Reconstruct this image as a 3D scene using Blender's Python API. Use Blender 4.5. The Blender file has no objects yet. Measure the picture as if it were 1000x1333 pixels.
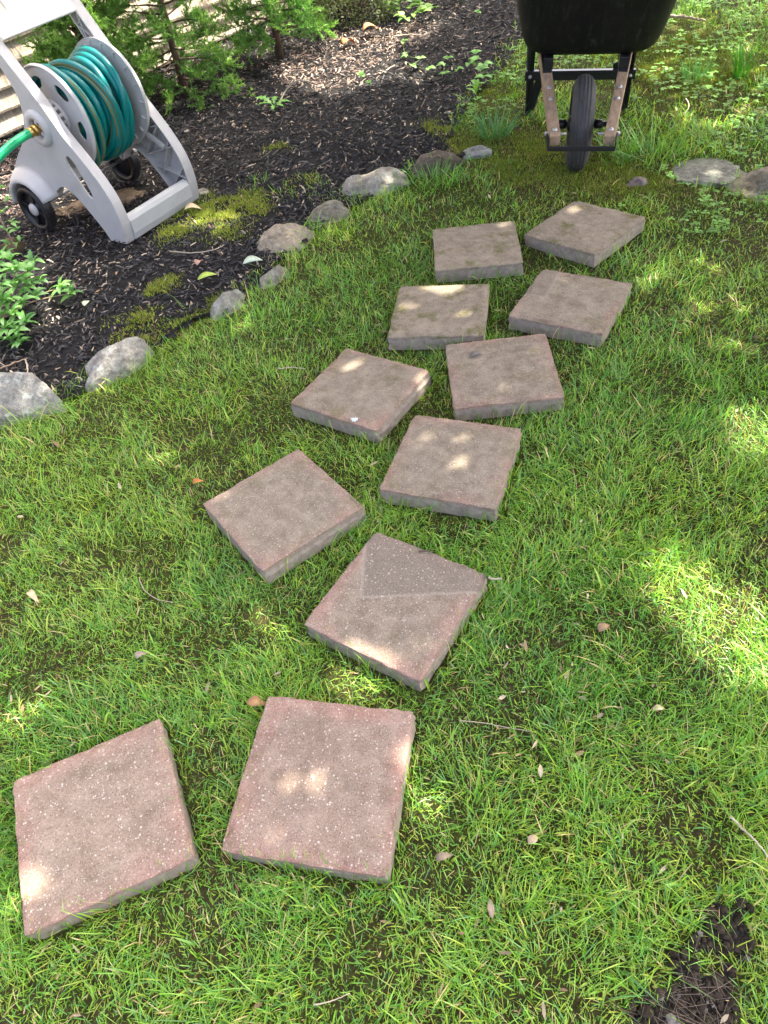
import bpy, bmesh, math, random
import numpy as np
from mathutils import Vector, Matrix
from mathutils.geometry import tessellate_polygon

random.seed(7)
RNG = np.random.default_rng(11)
scene = bpy.context.scene
COL = scene.collection
rad = math.radians

# ------------------------------------------------------------------ camera
SLAB = 0.305                     # side of one paving slab, metres
TOP = 0.047                      # slab tops above the soil
FOC, PITCH, ROLL = 961.6, 0.81598, -0.18283      # pixels at 1000 wide, radians
CAMH = 4.38363 * SLAB + TOP
_fw = np.array([0, math.cos(PITCH), -math.sin(PITCH)])
_up = np.array([0, math.sin(PITCH), math.cos(PITCH)])
_rt = np.array([1., 0, 0])
CR = math.cos(ROLL) * _rt + math.sin(ROLL) * _up
CU = -math.sin(ROLL) * _rt + math.cos(ROLL) * _up
CC = np.array([0, 0, CAMH])
cam_data = bpy.data.cameras.new('camera')
cam = bpy.data.objects.new('camera', cam_data)
COL.objects.link(cam)
m = Matrix.Identity(4)
for i in range(3):
    m[i][0] = CR[i]; m[i][1] = CU[i]; m[i][2] = -_fw[i]; m[i][3] = CC[i]
cam.matrix_world = m
cam_data.sensor_width = 36.0
cam_data.lens = 36.0 * FOC / 1333.0
cam_data.clip_start = 0.02
cam_data.clip_end = 400
scene.camera = cam

# ------------------------------------------------------------------ light
SUN_AZ = rad(22)                 # from +x towards +y
SUN_EL = rad(57)
SUN = np.array([math.cos(SUN_AZ) * math.cos(SUN_EL), math.sin(SUN_AZ) * math.cos(SUN_EL), math.sin(SUN_EL)])
world = bpy.data.worlds.new('World')
scene.world = world
world.use_nodes = True
wn = world.node_tree
bg = wn.nodes['Background']
sky = wn.nodes.new('ShaderNodeTexSky')
sky.sky_type = 'NISHITA'
sky.sun_disc = False
sky.sun_elevation = SUN_EL
sky.sun_rotation = math.pi / 2 - SUN_AZ
sky.air_density = 0.4
sky.dust_density = 8.0
sky.ozone_density = 0.0
wn.links.new(sky.outputs[0], bg.inputs[0])
bg.inputs[1].default_value = 0.15
sun_data = bpy.data.lights.new('sun', 'SUN')
sun_data.energy = 2.2
sun_data.angle = rad(0.5)
sun_data.color = (1.0, 0.93, 0.80)
sun = bpy.data.objects.new('sun', sun_data)
COL.objects.link(sun)
sun.rotation_euler = Vector(SUN).to_track_quat('Z', 'Y').to_euler()
sun.location = (6, 4, 12)
vs = scene.view_settings
vs.view_transform = 'Standard'
vs.look = 'None'
vs.gamma = 1.0
vs.use_curve_mapping = False
vs.exposure = 3.08
scene.render.engine = 'CYCLES'
scene.cycles.use_denoising = True
scene.cycles.max_bounces = 8
scene.cycles.diffuse_bounces = 4
scene.cycles.transmission_bounces = 4
scene.cycles.sample_clamp_indirect = 6.0

# ------------------------------------------------------------------ survey helper: ground point under a sight line
def ray(u, v):
    return _fw + (u - 500) / FOC * CR - (v - 666.5) / FOC * CU
def g(u, v, z=0.0):
    d = ray(u, v)
    return CC + d * (z - CAMH) / d[2]
def g2(u, v, z=0.0):
    p = g(u, v, z)
    return (p[0], p[1])
def pxm(u, v):
    """pixels (of 1000 wide) per metre at that ground point"""
    return FOC / ((g(u, v) - CC) @ _fw)

# ------------------------------------------------------------------ noise / maths
def vnoise(x, y, seed=0):
    x = np.asarray(x, float); y = np.asarray(y, float)
    xi = np.floor(x).astype(np.int64); yi = np.floor(y).astype(np.int64)
    fx = x - xi; fy = y - yi
    fx = fx * fx * (3 - 2 * fx); fy = fy * fy * (3 - 2 * fy)
    def h(i, j):
        n = (i * 374761393 + j * 668265263 + seed * 1442695041) & 0x7fffffff
        n = ((n ^ (n >> 13)) * 1274126177) & 0x7fffffff
        n = n ^ (n >> 16)
        return (n & 0xffff) / 65535.0
    return (h(xi, yi) * (1 - fx) + h(xi + 1, yi) * fx) * (1 - fy) + (h(xi, yi + 1) * (1 - fx) + h(xi + 1, yi + 1) * fx) * fy
def fbm(x, y, seed=0, o=3):
    s = 0; a = .5; t = 0
    for k in range(o):
        s = s + a * vnoise(x * 2 ** k, y * 2 ** k, seed + k * 17); t += a; a *= .5
    return s / t
def inside(poly, x, y):
    poly = np.asarray(poly); x = np.asarray(x); y = np.asarray(y)
    c = np.zeros(x.shape, bool)
    n = len(poly); j = n - 1
    for i in range(n):
        xi, yi = poly[i]; xj, yj = poly[j]
        k = ((yi > y) != (yj > y)) & (x < (xj - xi) * (y - yi) / (yj - yi + 1e-12) + xi)
        c ^= k; j = i
    return c
def smooth(a, b, x):
    t = np.clip((x - a) / (b - a), 0, 1)
    return t * t * (3 - 2 * t)

# ------------------------------------------------------------------ zones on the ground (world metres)
BED = [g2(*p) for p in [(-140, 620), (-60, 560), (30, 540), (100, 515), (190, 462), (240, 425), (310, 398), (345, 362),
                        (385, 325), (425, 292), (490, 255), (555, 222), (600, 205), (585, 185), (590, 165), (612, 135), (640, 105),
                        (668, 70), (690, 30), (715, -20), (735, -60)]] + [(2.2, 9.5), (-5, 9.5), (-5.5, 2.0)]
def hz(x, y):
    x = np.asarray(x, float); y = np.asarray(y, float)
    h = .016 * (vnoise(x * 1.4, y * 1.4, 3) - .5) + .008 * (vnoise(x * 6, y * 6, 5) - .5)
    far = smooth(6, 12, np.hypot(x, y))
    return h * (1 - far)
def hz1(x, y):
    return float(hz(np.array([x]), np.array([y]))[0])
BEDLIFT = 0.014

# ------------------------------------------------------------------ object helpers
def tag(o, label=None, cat=None, group=None, kind=None):
    if label: o['label'] = label
    if cat: o['category'] = cat
    if group: o['group'] = group
    if kind: o['kind'] = kind
    return o
def empty(name, loc=(0, 0, 0), rz=0.0):
    o = bpy.data.objects.new(name, None)
    COL.objects.link(o)
    o.location = loc; o.rotation_euler = (0, 0, rz)
    o.empty_display_size = 0.1
    return o
def link(name, me, mat=None, parent=None):
    o = bpy.data.objects.new(name, me)
    COL.objects.link(o)
    if mat and not me.materials: me.materials.append(mat)
    if parent: o.parent = parent
    return o
def mesh_np(name, V, F, col=None, smooth_=True, extra=None):
    """fast mesh: V (n,3), F (m,k) all faces the same size"""
    V = np.asarray(V, np.float32); F = np.asarray(F, np.int32)
    me = bpy.data.meshes.new(name)
    n, k = F.shape
    me.vertices.add(len(V)); me.vertices.foreach_set('co', V.ravel())
    me.loops.add(n * k); me.loops.foreach_set('vertex_index', F.ravel())
    me.polygons.add(n)
    me.polygons.foreach_set('loop_start', np.arange(0, n * k, k, dtype=np.int32))
    me.polygons.foreach_set('loop_total', np.full(n, k, np.int32))
    me.polygons.foreach_set('use_smooth', np.full(n, smooth_, bool))
    if col is not None:
        c = np.ones((len(V), 4), np.float32); c[:, :3] = col
        a = me.attributes.new('Col', 'FLOAT_COLOR', 'POINT')
        a.data.foreach_set('color', c.ravel())
    if extra:
        for nm, arr in extra.items():
            a = me.attributes.new(nm, 'FLOAT', 'POINT')
            a.data.foreach_set('value', np.asarray(arr, np.float32).ravel())
    me.update(calc_edges=True)
    return me
class MB:
    """collects shapes into one mesh"""
    def __init__(self): self.v = []; self.f = []; self.sm = []; self.c = []; self.usec = False
    def add(self, verts, faces, smooth_=False, col=None):
        o = len(self.v)
        self.v += [tuple(p) for p in verts]
        self.f += [tuple(i + o for i in f) for f in faces]
        self.sm += [smooth_] * len(faces)
        if col is not None: self.usec = True
        if col is None or np.ndim(col) == 1:
            self.c += [tuple(col) if col is not None else (1, 1, 1)] * len(verts)
        else:
            self.c += [tuple(q) for q in col]
        return self
    def box(self, c, s, rot=None, col=None):
        M = rot if rot is not None else Matrix.Identity(3)
        vs_ = []
        for dx in (-1, 1):
            for dy in (-1, 1):
                for dz in (-1, 1):
                    p = M @ Vector((dx * s[0] / 2, dy * s[1] / 2, dz * s[2] / 2))
                    vs_.append((c[0] + p.x, c[1] + p.y, c[2] + p.z))
        return self.add(vs_, [(0, 1, 3, 2), (4, 6, 7, 5), (0, 4, 5, 1), (2, 3, 7, 6), (0, 2, 6, 4), (1, 5, 7, 3)], False, col)
    def bar(self, p, q, w, h, up=(0, 0, 1), col=None):
        """box beam from p to q, w across, h along 'up'"""
        p = Vector(p); q = Vector(q); d = (q - p); L = d.length; d.normalize()
        u = Vector(up); s = d.cross(u).normalized(); u = s.cross(d)
        vs_ = []
        for e in (p, q):
            for a_, b_ in ((-1, -1), (1, -1), (1, 1), (-1, 1)):
                vs_.append(e + s * a_ * w / 2 + u * b_ * h / 2)
        return self.add(vs_, [(0, 3, 2, 1), (4, 5, 6, 7), (0, 1, 5, 4), (1, 2, 6, 5), (2, 3, 7, 6), (3, 0, 4, 7)], False, col)
    def tube(self, pts, r, n=8, cap=True, col=None):
        pts = [Vector(p) for p in pts]
        if not hasattr(r, '__len__'): r = [r] * len(pts)
        V = []; F = []
        ref = Vector((0, 0, 1))
        d0 = (pts[1] - pts[0]).normalized()
        if abs(d0.dot(ref)) > .95: ref = Vector((1, 0, 0))
        x = d0.cross(ref).normalized()
        for i, p in enumerate(pts):
            d = (pts[min(i + 1, len(pts) - 1)] - pts[max(i - 1, 0)]).normalized()
            x = (x - d * x.dot(d)).normalized(); y = d.cross(x)
            for k in range(n):
                t = 2 * math.pi * k / n
                V.append(p + (x * math.cos(t) + y * math.sin(t)) * r[i])
        for i in range(len(pts) - 1):
            for k in range(n):
                a_ = i * n + k; b_ = i * n + (k + 1) % n
                F.append((a_, b_, b_ + n, a_ + n))
        if cap:
            F.append(tuple(range(n))[::-1]); F.append(tuple(range(len(V) - n, len(V))))
        return self.add(V, F, True, col)
    def lathe(self, prof, n=32, axis='z', closed=False, at=(0, 0, 0), col=None):
        """profile of (r, h) turned about an axis through 'at'"""
        V = []; F = []; m_ = len(prof)
        for k in range(n):
            t = 2 * math.pi * k / n
            for r, h in prof:
                if axis == 'z': p = (r * math.cos(t), r * math.sin(t), h)
                elif axis == 'x': p = (h, r * math.cos(t), r * math.sin(t))
                else: p = (r * math.cos(t), h, r * math.sin(t))
                V.append((p[0] + at[0], p[1] + at[1], p[2] + at[2]))
        for k in range(n):
            k2 = (k + 1) % n
            for j in range(m_ if closed else m_ - 1):
                j2 = (j + 1) % m_
                F.append((k * m_ + j, k2 * m_ + j, k2 * m_ + j2, k * m_ + j2))
        return self.add(V, F, True, col)
    def plate(self, outer, holes, t0, t1, axis='x', col=None):
        """flat plate with holes: 2-D outlines extruded from t0 to t1 along axis ((u,v) are the other two axes)"""
        loops = [outer] + list(holes)
        tri = tessellate_polygon([[Vector((p[0], p[1], 0)) for p in lp] for lp in loops])
        flat = [p for lp in loops for p in lp]
        def P3(p, t):
            return (t, p[0], p[1]) if axis == 'x' else (p[0], t, p[1]) if axis == 'y' else (p[0], p[1], t)
        n = len(flat)
        V = [P3(p, t0) for p in flat] + [P3(p, t1) for p in flat]
        F = []
        for a_, b_, c_ in tri:
            F.append((a_, b_, c_)); F.append((c_ + n, b_ + n, a_ + n))
        o = 0
        for lp in loops:
            k = len(lp)
            for i in range(k):
                j = (i + 1) % k
                F.append((o + i, o + j, o + j + n, o + i + n))
            o += k
        return self.add(V, F, False, col)
    def build(self, name, mat, parent=None, bevel=0.0, seg=2, fixn=True, auto=None):
        me = bpy.data.meshes.new(name)
        me.from_pydata(self.v, [], self.f)
        me.polygons.foreach_set('use_smooth', self.sm)
        if self.usec:
            a = me.attributes.new('Col', 'FLOAT_COLOR', 'POINT')
            c = np.ones((len(self.v), 4), np.float32); c[:, :3] = np.array(self.c)
            a.data.foreach_set('color', c.ravel())
        me.update()
        if fixn:
            bm = bmesh.new(); bm.from_mesh(me)
            bmesh.ops.recalc_face_normals(bm, faces=bm.faces)
            bm.to_mesh(me); bm.free()
        o = link(name, me, mat, parent)
        if bevel:
            b = o.modifiers.new('bevel', 'BEVEL')
            b.width = bevel; b.segments = seg; b.limit_method = 'ANGLE'; b.angle_limit = rad(32)
            b.harden_normals = False
        if auto:
            me.polygons.foreach_set('use_smooth', [True] * len(me.polygons))
            me.set_sharp_from_angle(angle=rad(auto))
        return o

# ------------------------------------------------------------------ materials
def newmat(name):
    mt = bpy.data.materials.new(name); mt.use_nodes = True
    nt = mt.node_tree
    return mt, nt, nt.nodes['Principled BSDF'], nt.nodes['Material Output']
def N(nt, typ, **kw):
    n = nt.nodes.new(typ)
    for k, v in kw.items():
        if k == 'inp':
            for kk, vv in v.items(): n.inputs[kk].default_value = vv
        else: setattr(n, k, v)
    return n
def mixc(nt, fac, a, b, blend='MIX'):
    n = nt.nodes.new('ShaderNodeMix'); n.data_type = 'RGBA'; n.blend_type = blend
    for sock, val in ((n.inputs[0], fac), (n.inputs[6], a), (n.inputs[7], b)):
        if hasattr(val, 'links'): nt.links.new(val, sock)
        elif isinstance(val, (int, float)): sock.default_value = val
        else: sock.default_value = (*val, 1)
    return n.outputs[2]
def mathn(nt, op, a, b=0.0, clamp=False):
    n = nt.nodes.new('ShaderNodeMath'); n.operation = op; n.use_clamp = clamp
    for i, val in enumerate((a, b)):
        if hasattr(val, 'links'): nt.links.new(val, n.inputs[i])
        else: n.inputs[i].default_value = val
    return n.outputs[0]
def ramp(nt, src, p0, p1, c0=(0, 0, 0), c1=(1, 1, 1)):
    r = nt.nodes.new('ShaderNodeValToRGB')
    r.color_ramp.elements[0].position = p0; r.color_ramp.elements[1].position = p1
    r.color_ramp.elements[0].color = (*c0, 1); r.color_ramp.elements[1].color = (*c1, 1)
    nt.links.new(src, r.inputs[0])
    return r.outputs[0]
def noise(nt, vec, scale, detail=4, rough=.55, dim='3D'):
    n = nt.nodes.new('ShaderNodeTexNoise'); n.noise_dimensions = dim
    n.inputs['Scale'].default_value = scale; n.inputs['Detail'].default_value = detail; n.inputs['Roughness'].default_value = rough
    if vec is not None: nt.links.new(vec, n.inputs['Vector'])
    return n.outputs[0]
def bump(nt, bsdf, h, strength=.5, dist=.002):
    b = nt.nodes.new('ShaderNodeBump'); b.inputs['Strength'].default_value = strength; b.inputs['Distance'].default_value = dist
    nt.links.new(h, b.inputs['Height']); nt.links.new(b.outputs[0], bsdf.inputs['Normal'])
def objvec(nt, rnd=True):
    tc = nt.nodes.new('ShaderNodeTexCoord')
    if not rnd: return tc.outputs['Object']
    oi = nt.nodes.new('ShaderNodeObjectInfo')
    va = nt.nodes.new('ShaderNodeVectorMath'); va.operation = 'ADD'
    sc_ = nt.nodes.new('ShaderNodeVectorMath'); sc_.operation = 'SCALE'
    cv = nt.nodes.new('ShaderNodeCombineXYZ')
    for i in range(3): nt.links.new(oi.outputs['Random'], cv.inputs[i])
    nt.links.new(cv.outputs[0], sc_.inputs[0]); sc_.inputs['Scale'].default_value = 37.0
    nt.links.new(tc.outputs['Object'], va.inputs[0]); nt.links.new(sc_.outputs[0], va.inputs[1])
    return va.outputs[0]
def simple(name, col, rough=.5, var=.15, nscale=20, metal=0.0, bumps=0.0, bscale=200, spec=.5, dirt=None):
    mt, nt, b, out = newmat(name)
    v = objvec(nt)
    n1 = noise(nt, v, nscale, 5)
    c = mixc(nt, ramp(nt, n1, .3, .7), [x * (1 - var) for x in col], [min(1, x * (1 + var)) for x in col])
    if dirt:
        n2 = noise(nt, v, nscale * .45, 6, .7)
        c = mixc(nt, ramp(nt, n2, .52, .72), c, dirt)
    nt.links.new(c, b.inputs['Base Color'])
    n3 = noise(nt, v, nscale * 3, 4)
    r = mathn(nt, 'MULTIPLY_ADD', n3, .25); r.node.inputs[2].default_value = rough - .12
    nt.links.new(r, b.inputs['Roughness'])
    b.inputs['Metallic'].default_value = metal
    b.inputs['Specular IOR Level'].default_value = spec
    if bumps: bump(nt, b, noise(nt, v, bscale, 5), bumps)
    return mt
def leafmat(name, trans=.35, gloss=.06, rough=.45, tint=(1.15, 1.25, .55)):
    """colour from the mesh, a thin leaf that lets light through"""
    mt, nt, b, out = newmat(name)
    nt.nodes.remove(b)
    at = N(nt, 'ShaderNodeAttribute', attribute_name='Col')
    d = N(nt, 'ShaderNodeBsdfDiffuse')
    t = N(nt, 'ShaderNodeBsdfTranslucent')
    gl = N(nt, 'ShaderNodeBsdfGlossy', inp={'Roughness': rough, 'Color': (1, 1, 1, 1)})
    nt.links.new(at.outputs['Color'], d.inputs['Color'])
    nt.links.new(mixc(nt, 1.0, at.outputs['Color'], tint, 'MULTIPLY'), t.inputs['Color'])
    m1 = N(nt, 'ShaderNodeMixShader', inp={0: trans}); m2 = N(nt, 'ShaderNodeMixShader', inp={0: gloss})
    nt.links.new(d.outputs[0], m1.inputs[1]); nt.links.new(t.outputs[0], m1.inputs[2])
    nt.links.new(m1.outputs[0], m2.inputs[1]); nt.links.new(gl.outputs[0], m2.inputs[2])
    nt.links.new(m2.outputs[0], out.inputs['Surface'])
    return mt
def colmat(name, rough=.8, spec=.3, var=.3, nscale=60, bumps=.3):
    """colour from the mesh with grain"""
    mt, nt, b, out = newmat(name)
    at = N(nt, 'ShaderNodeAttribute', attribute_name='Col')
    tc = N(nt, 'ShaderNodeTexCoord')
    n1 = noise(nt, tc.outputs['Object'], nscale, 4)
    c = mixc(nt, 1.0, at.outputs['Color'], ramp(nt, n1, .25, .75, (1 - var,) * 3, (1 + var,) * 3), 'MULTIPLY')
    nt.links.new(c, b.inputs['Base Color'])
    b.inputs['Roughness'].default_value = rough
    b.inputs['Specular IOR Level'].default_value = spec
    if bumps: bump(nt, b, noise(nt, tc.outputs['Object'], nscale * 4, 4), bumps, .001)
    return mt

M = {}
M['grass'] = leafmat('grass_blade', .40, .045, .42, (1.1, 1.22, .45))
M['moss'] = leafmat('moss_blade', .2, .0)
M['leaf'] = leafmat('shrub_leaf', .35, .035, .4)
M['needle'] = leafmat('conifer_needle', .3, .02)
M['tree_leaf'] = leafmat('tree_leaf', .3, .05)
M['dry'] = colmat('dry_leaf', .85, .2, .25, 80, .2)
M['mulch'] = colmat('mulch_chip', .75, .35, .35, 90, .4)
M['clod'] = colmat('soil_clod', 1.0, .05, .4, 120, .6)
M['wood_twig'] = simple('twig_bark', (.32, .24, .16), .85, .3, 60, bumps=.5, bscale=300)
M['pale_twig'] = simple('pale_twig', (.44, .37, .27), .85, .25, 60, bumps=.4, bscale=300)
M['bark'] = simple('bark', (.11, .075, .05), .9, .4, 25, bumps=.8, bscale=120)
M['grey_plastic'] = simple('grey_plastic', (.47, .47, .465), .42, .05, 14, bumps=.06, bscale=900, dirt=(.40, .395, .38))
M['pale_plastic'] = simple('pale_plastic', (.47, .49, .485), .45, .06, 14, bumps=.08, bscale=900, dirt=(.42, .45, .42))
M['black_plastic'] = simple('black_plastic', (.012, .013, .015), .42, .3, 20, bumps=.1, bscale=500, dirt=(.03, .028, .025))
M['rubber'] = simple('rubber', (.058, .057, .057), .75, .3, 30, bumps=.25, bscale=260, dirt=(.085, .078, .068))
M['black_paint'] = simple('black_paint', (.012, .013, .016), .34, .25, 40, bumps=.1, bscale=300, dirt=(.028, .024, .02))
M['steel'] = simple('zinc_steel', (.42, .41, .39), .5, .25, 60, metal=.7)
M['brass'] = simple('brass', (.62, .42, .14), .34, .15, 80, metal=.9)
M['drum_dark'] = simple('drum_grey', (.34, .35, .38), .5, .1, 20)

def soil_mat():
    mt, nt, b, out = newmat('lawn_soil')
    tc = N(nt, 'ShaderNodeTexCoord'); v = tc.outputs['Object']
    n1 = noise(nt, v, 3.0, 6, .65); n2 = noise(nt, v, 45, 6, .7)
    c = mixc(nt, ramp(nt, n1, .38, .62), (.10, .082, .040), (.085, .105, .025))
    c = mixc(nt, ramp(nt, n2, .35, .7), mixc(nt, 1.0, c, (.45, .45, .45), 'MULTIPLY'), c)
    nt.links.new(c, b.inputs['Base Color']); b.inputs['Roughness'].default_value = .95
    b.inputs['Specular IOR Level'].default_value = .1
    bump(nt, b, noise(nt, v, 60, 6, .7), 1.0, .02)
    return mt
M['soil'] = soil_mat()
M['bed'] = simple('bed_soil', (.015, .0145, .0145), .9, .5, 40, bumps=1.0, bscale=120, spec=.15)

# ================================================================== SETTING
def sheet(name, xs, ys, hf, mat, keep=None):
    X, Y = np.meshgrid(xs, ys)
    Z = hf(X, Y)
    V = np.stack([X, Y, Z], -1).reshape(-1, 3)
    nx = len(xs); ny = len(ys)
    i, j = np.meshgrid(np.arange(nx - 1), np.arange(ny - 1))
    a_ = (j * nx + i).ravel()
    F = np.stack([a_, a_ + 1, a_ + 1 + nx, a_ + nx], -1)
    if keep is not None:
        c = V[F].mean(1)
        F = F[keep(c[:, 0], c[:, 1])]
    return link(name, mesh_np(name, V, F), mat)
xs = np.concatenate([[-60, -30, -15, -9], np.arange(-6, 6.01, .08), [9, 15, 30, 60]])
ys = np.concatenate([[-60, -30, -15, -6], np.arange(-2, 10.01, .08), [14, 20, 30, 60]])
tag(sheet('ground', xs, ys, hz, M['soil']), 'mossy brown soil under the lawn', 'ground', kind='structure')
def bedz(x, y):
    return hz(x, y) + BEDLIFT + .012 * (fbm(x * 9, y * 9, 8) - .5)
bed = sheet('mulch_bed', np.arange(-5, 3, .05), np.arange(1.2, 9.5, .05), bedz, M['bed'], lambda x, y: inside(BED, x, y))
tag(bed, 'dark planting bed between the house wall and the rocks', 'bed', kind='structure')

# ------------------------------------------------------------------ house wall with lapped boards
def siding_mat():
    mt, nt, b, out = newmat('cream_siding')
    v = objvec(nt)
    mp = N(nt, 'ShaderNodeMapping'); nt.links.new(v, mp.inputs[0]); mp.inputs['Scale'].default_value = (75, 10, 16)
    n1 = noise(nt, mp.outputs[0], 1.0, 4, .6)
    n0 = noise(nt, v, 3, 4)
    c = mixc(nt, ramp(nt, n1, .34, .60), (.30, .235, .165), (.60, .51, .39))
    c = mixc(nt, ramp(nt, n0, .4, .75), c, (.52, .45, .35))
    nt.links.new(c, b.inputs['Base Color']); b.inputs['Roughness'].default_value = .8
    bump(nt, b, n1, 1.0, .012)
    return mt
M['siding'] = siding_mat()
wp0 = g(0, 190); wp1 = g(290, 60)
wd = (wp1 - wp0); wd[2] = 0; wd /= np.linalg.norm(wd)
wall_rz = math.atan2(wd[1], wd[0])
wall = empty('house_wall', (wp0[0], wp0[1], 0), wall_rz)
tag(wall, 'house wall of cream grooved lap siding in sunshine behind the shrubs', 'wall')
L0, L1 = -2.6, 4.6
MB().box(((L0 + L1) / 2, .10, 1.5), (L1 - L0, .12, 3.2)).build('wall_core', M['siding'], wall)
EXPO = .100
bm_board = None
for k in range(30):
    z0 = .04 + k * EXPO
    if bm_board is None:
        mb = MB()
        prof = [(.012, 0), (.012, -.0), (-.010, 0.0), (.012, EXPO + .02), (.03, EXPO + .02)]
        n_ = 90
        V = []; F = []
        for i in range(n_ + 1):
            x = L0 + (L1 - L0) * i / n_
            w = .0025 * math.sin(i * 1.7) + .002 * math.sin(i * .61)
            for (yy, zz) in ((.03, w), (-.012, w), (-.014, .012 + w), (.010, EXPO + .012), (.03, EXPO + .012)):
                V.append((x, yy, zz))
        for i in range(n_):
            for j in range(5):
                a_ = i * 5 + j; b_ = i * 5 + (j + 1) % 5
                F.append((a_, b_, b_ + 5, a_ + 5))
        F.append((0, 1, 2, 3, 4)[::-1]); F.append(tuple(range(n_ * 5, n_ * 5 + 5)))
        mb.add(V, F)
        o = mb.build('siding_board', M['siding'], wall)
        bm_board = o.data
    else:
        o = link('siding_board', bm_board, None, wall)
    o.location = (0, .0, z0)
    o.rotation_euler = (0, 0, random.uniform(-.0004, .0004))

# ------------------------------------------------------------------ shade tree (stands right of the frame, its crown dapples the lawn)
def shade_tree():
    root = empty('shade_tree', (6.4, 5.4, 0))
    tag(root, 'tall leafy shade tree standing off to the right of the lawn', 'tree')
    # sunlit gaps that reach the ground: (u, v, radius m, how open)
    gaps = [(356, 1042, .020, .60), (408, 1036, .020, .55), (522, 985, .026, .55), (538, 1035, .03, 1), (455, 1120, .02, .3), (500, 920, .02, .4),
            (36, 1145, .008, .2), (46, 1170, .006, .1), (520, 852, .018, .35), (556, 832, .016, .4), (605, 592, .045, .55), (562, 562, .026, .45), (590, 625, .026, .45),
            (452, 482, .03, .5), (500, 497, .03, .45), (545, 500, .028, .8), (645, 520, .032, .5), (608, 525, .026, .4), (700, 465, .032, .5), (655, 470, .03, .4),
            (575, 388, .042, .85), (545, 382, .026, .7), (525, 408, .022, .6), (598, 388, .024, .7), (800, 398, .05, .4), (640, 305, .05, .4), (730, 285, .06, .4), (790, 290, .05, .4),
            (895, 755, .10, 1), (870, 735, .07, 1), (925, 745, .06, .9), (950, 835, .075, 1), (930, 815, .05, .95), (980, 860, .06, .9), (985, 548, .085, 1), (965, 530, .06, .9), (1000, 560, .09, 1),
            (450, 875, .05, .8), (470, 890, .035, .8), (550, 1025, .045, .9), (560, 1000, .03, .8), (210, 575, .045, .6), (15, 930, .06, .7), (30, 900, .04, .5), (330, 815, .05, .6),
            (-5, 1195, .02, .6), (980, 780, .08, .5), 
            
            (40, 520, .07, .1), (150, 485, .06, .15), (480, 240, .1, .25), (370, 315, .08, .1), (260, 290, .14, .5), (620, 200, .08, .5), (330, 400, .08, .4),
            (440, 100, .26, 1), (405, 90, .22, 1), (480, 90, .26, 1), (460, 75, .3, 1), (470, 50, .3, .9), (520, 40, .25, .8), (560, 25, .2, .8), (360, 60, .22, .7), (540, 90, .2, .7),
            (950, 20, .9, .5), (900, 60, .5, .4), (990, 130, .4, .5), (940, 100, .3, .45), (900, 225, .12, .15), (975, 245, .1, .2), (950, 400, .2, .3), (880, 340, .15, .3),
            (80, 390, .14, .5), (20, 360, .18, .6), (30, 420, .12, .5), (20, 230, .35, .9), (70, 250, .2, .6)]
    GW = np.array([[*g2(u, v, .03), r, k] for u, v, r, k in gaps])
    # gaps for upright things: world x, y, z, radius, openness
    up = []
    fL = g(163, 317, .02)
    for z_, r_, k_ in ((.3, .12, .2), (.52, .16, .55), (.64, .10, .1)):
        up.append((fL[0] + .08, fL[1] + .35, z_, r_, k_))
    for t_ in np.arange(-1.2, 4.4, .45):
        for z_ in (.2, .7, 1.2):
            up.append((wp0[0] + wd[0] * t_, wp0[1] + wd[1] * t_, z_, .36, .88))
    for (u, v) in ((110, 130), (230, 140), (366, 85)):
        p = g(u, v)
        for z_ in (.3, .7, 1.1): up.append((p[0], p[1], z_, .3, .6))
    UW = np.array([[x - SUN[0] / SUN[2] * z, y - SUN[1] / SUN[2] * z, r, k] for x, y, z, r, k in up])
    GW = np.concatenate([GW, UW])
    GW[:, 3] = 1 - (1 - GW[:, 3]) * .36        # the crown is many leaves deep: a gap must be nearly clear to let light through
    n = 78000
    gx = RNG.uniform(-2.6, 4.4, n); gy = RNG.uniform(-1.4, 7.4, n)
    keep = np.ones(n)
    for x, y, r, k in GW:
        d = np.hypot(gx - x, gy - y)
        keep = np.minimum(keep, 1 - k * (1 - smooth(r * .8 + .014, r * 1.05 + .042, d)))
    # ragged rim of the crown's shadow
    rim = fbm(gx * .8, gy * .8, 21)
    edge = np.minimum.reduce([gx + 2.6, 4.4 - gx, gy + 1.4, 7.4 - gy])
    keep *= smooth(.0, .7, edge + (rim - .5) * .8)
    ok = RNG.random(n) < keep
    gx = gx[ok]; gy = gy[ok]; n = len(gx)
    zc = RNG.uniform(2.9, 4.3, n) + .5 * (vnoise(gx * .9, gy * .9, 31) - .5)
    C = np.stack([gx + SUN[0] / SUN[2] * zc, gy + SUN[1] / SUN[2] * zc, zc], -1)
    # leaves: a folded pointed oval, 6 points
    Ls = RNG.uniform(.085, .135, n); Ws = Ls * RNG.uniform(.72, .95, n)
    base = np.array([[-.5, 0, 0], [.02, .5, .05], [.5, 0, -.06], [.02, -.5, .05]])
    az = RNG.uniform(0, 2 * np.pi, n); tx = RNG.normal(0, .35, n); ty = RNG.normal(0, .35, n)
    P = base[None] * np.stack([Ls, Ws, Ls], -1)[:, None]
    z2 = P[..., 2] + tx[:, None] * P[..., 0] + ty[:, None] * P[..., 1]
    ca, sa = np.cos(az)[:, None], np.sin(az)[:, None]
    V = np.stack([ca * P[..., 0] - sa * P[..., 1], sa * P[..., 0] + ca * P[..., 1], z2], -1) + C[:, None]
    F0 = np.array([[0, 1, 2], [0, 2, 3]])
    F = (F0[None] + (np.arange(n) * 4)[:, None, None]).reshape(-1, 3)
    col = np.array([.06, .115, .022]) * RNG.uniform(.7, 1.3, (n, 1))
    me = mesh_np('crown', V.reshape(-1, 3) - np.array([6.4, 5.4, 0]), F, np.repeat(col, 4, 0), False)
    tag(link('crown', me, M['tree_leaf'], root), kind='stuff')
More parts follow.
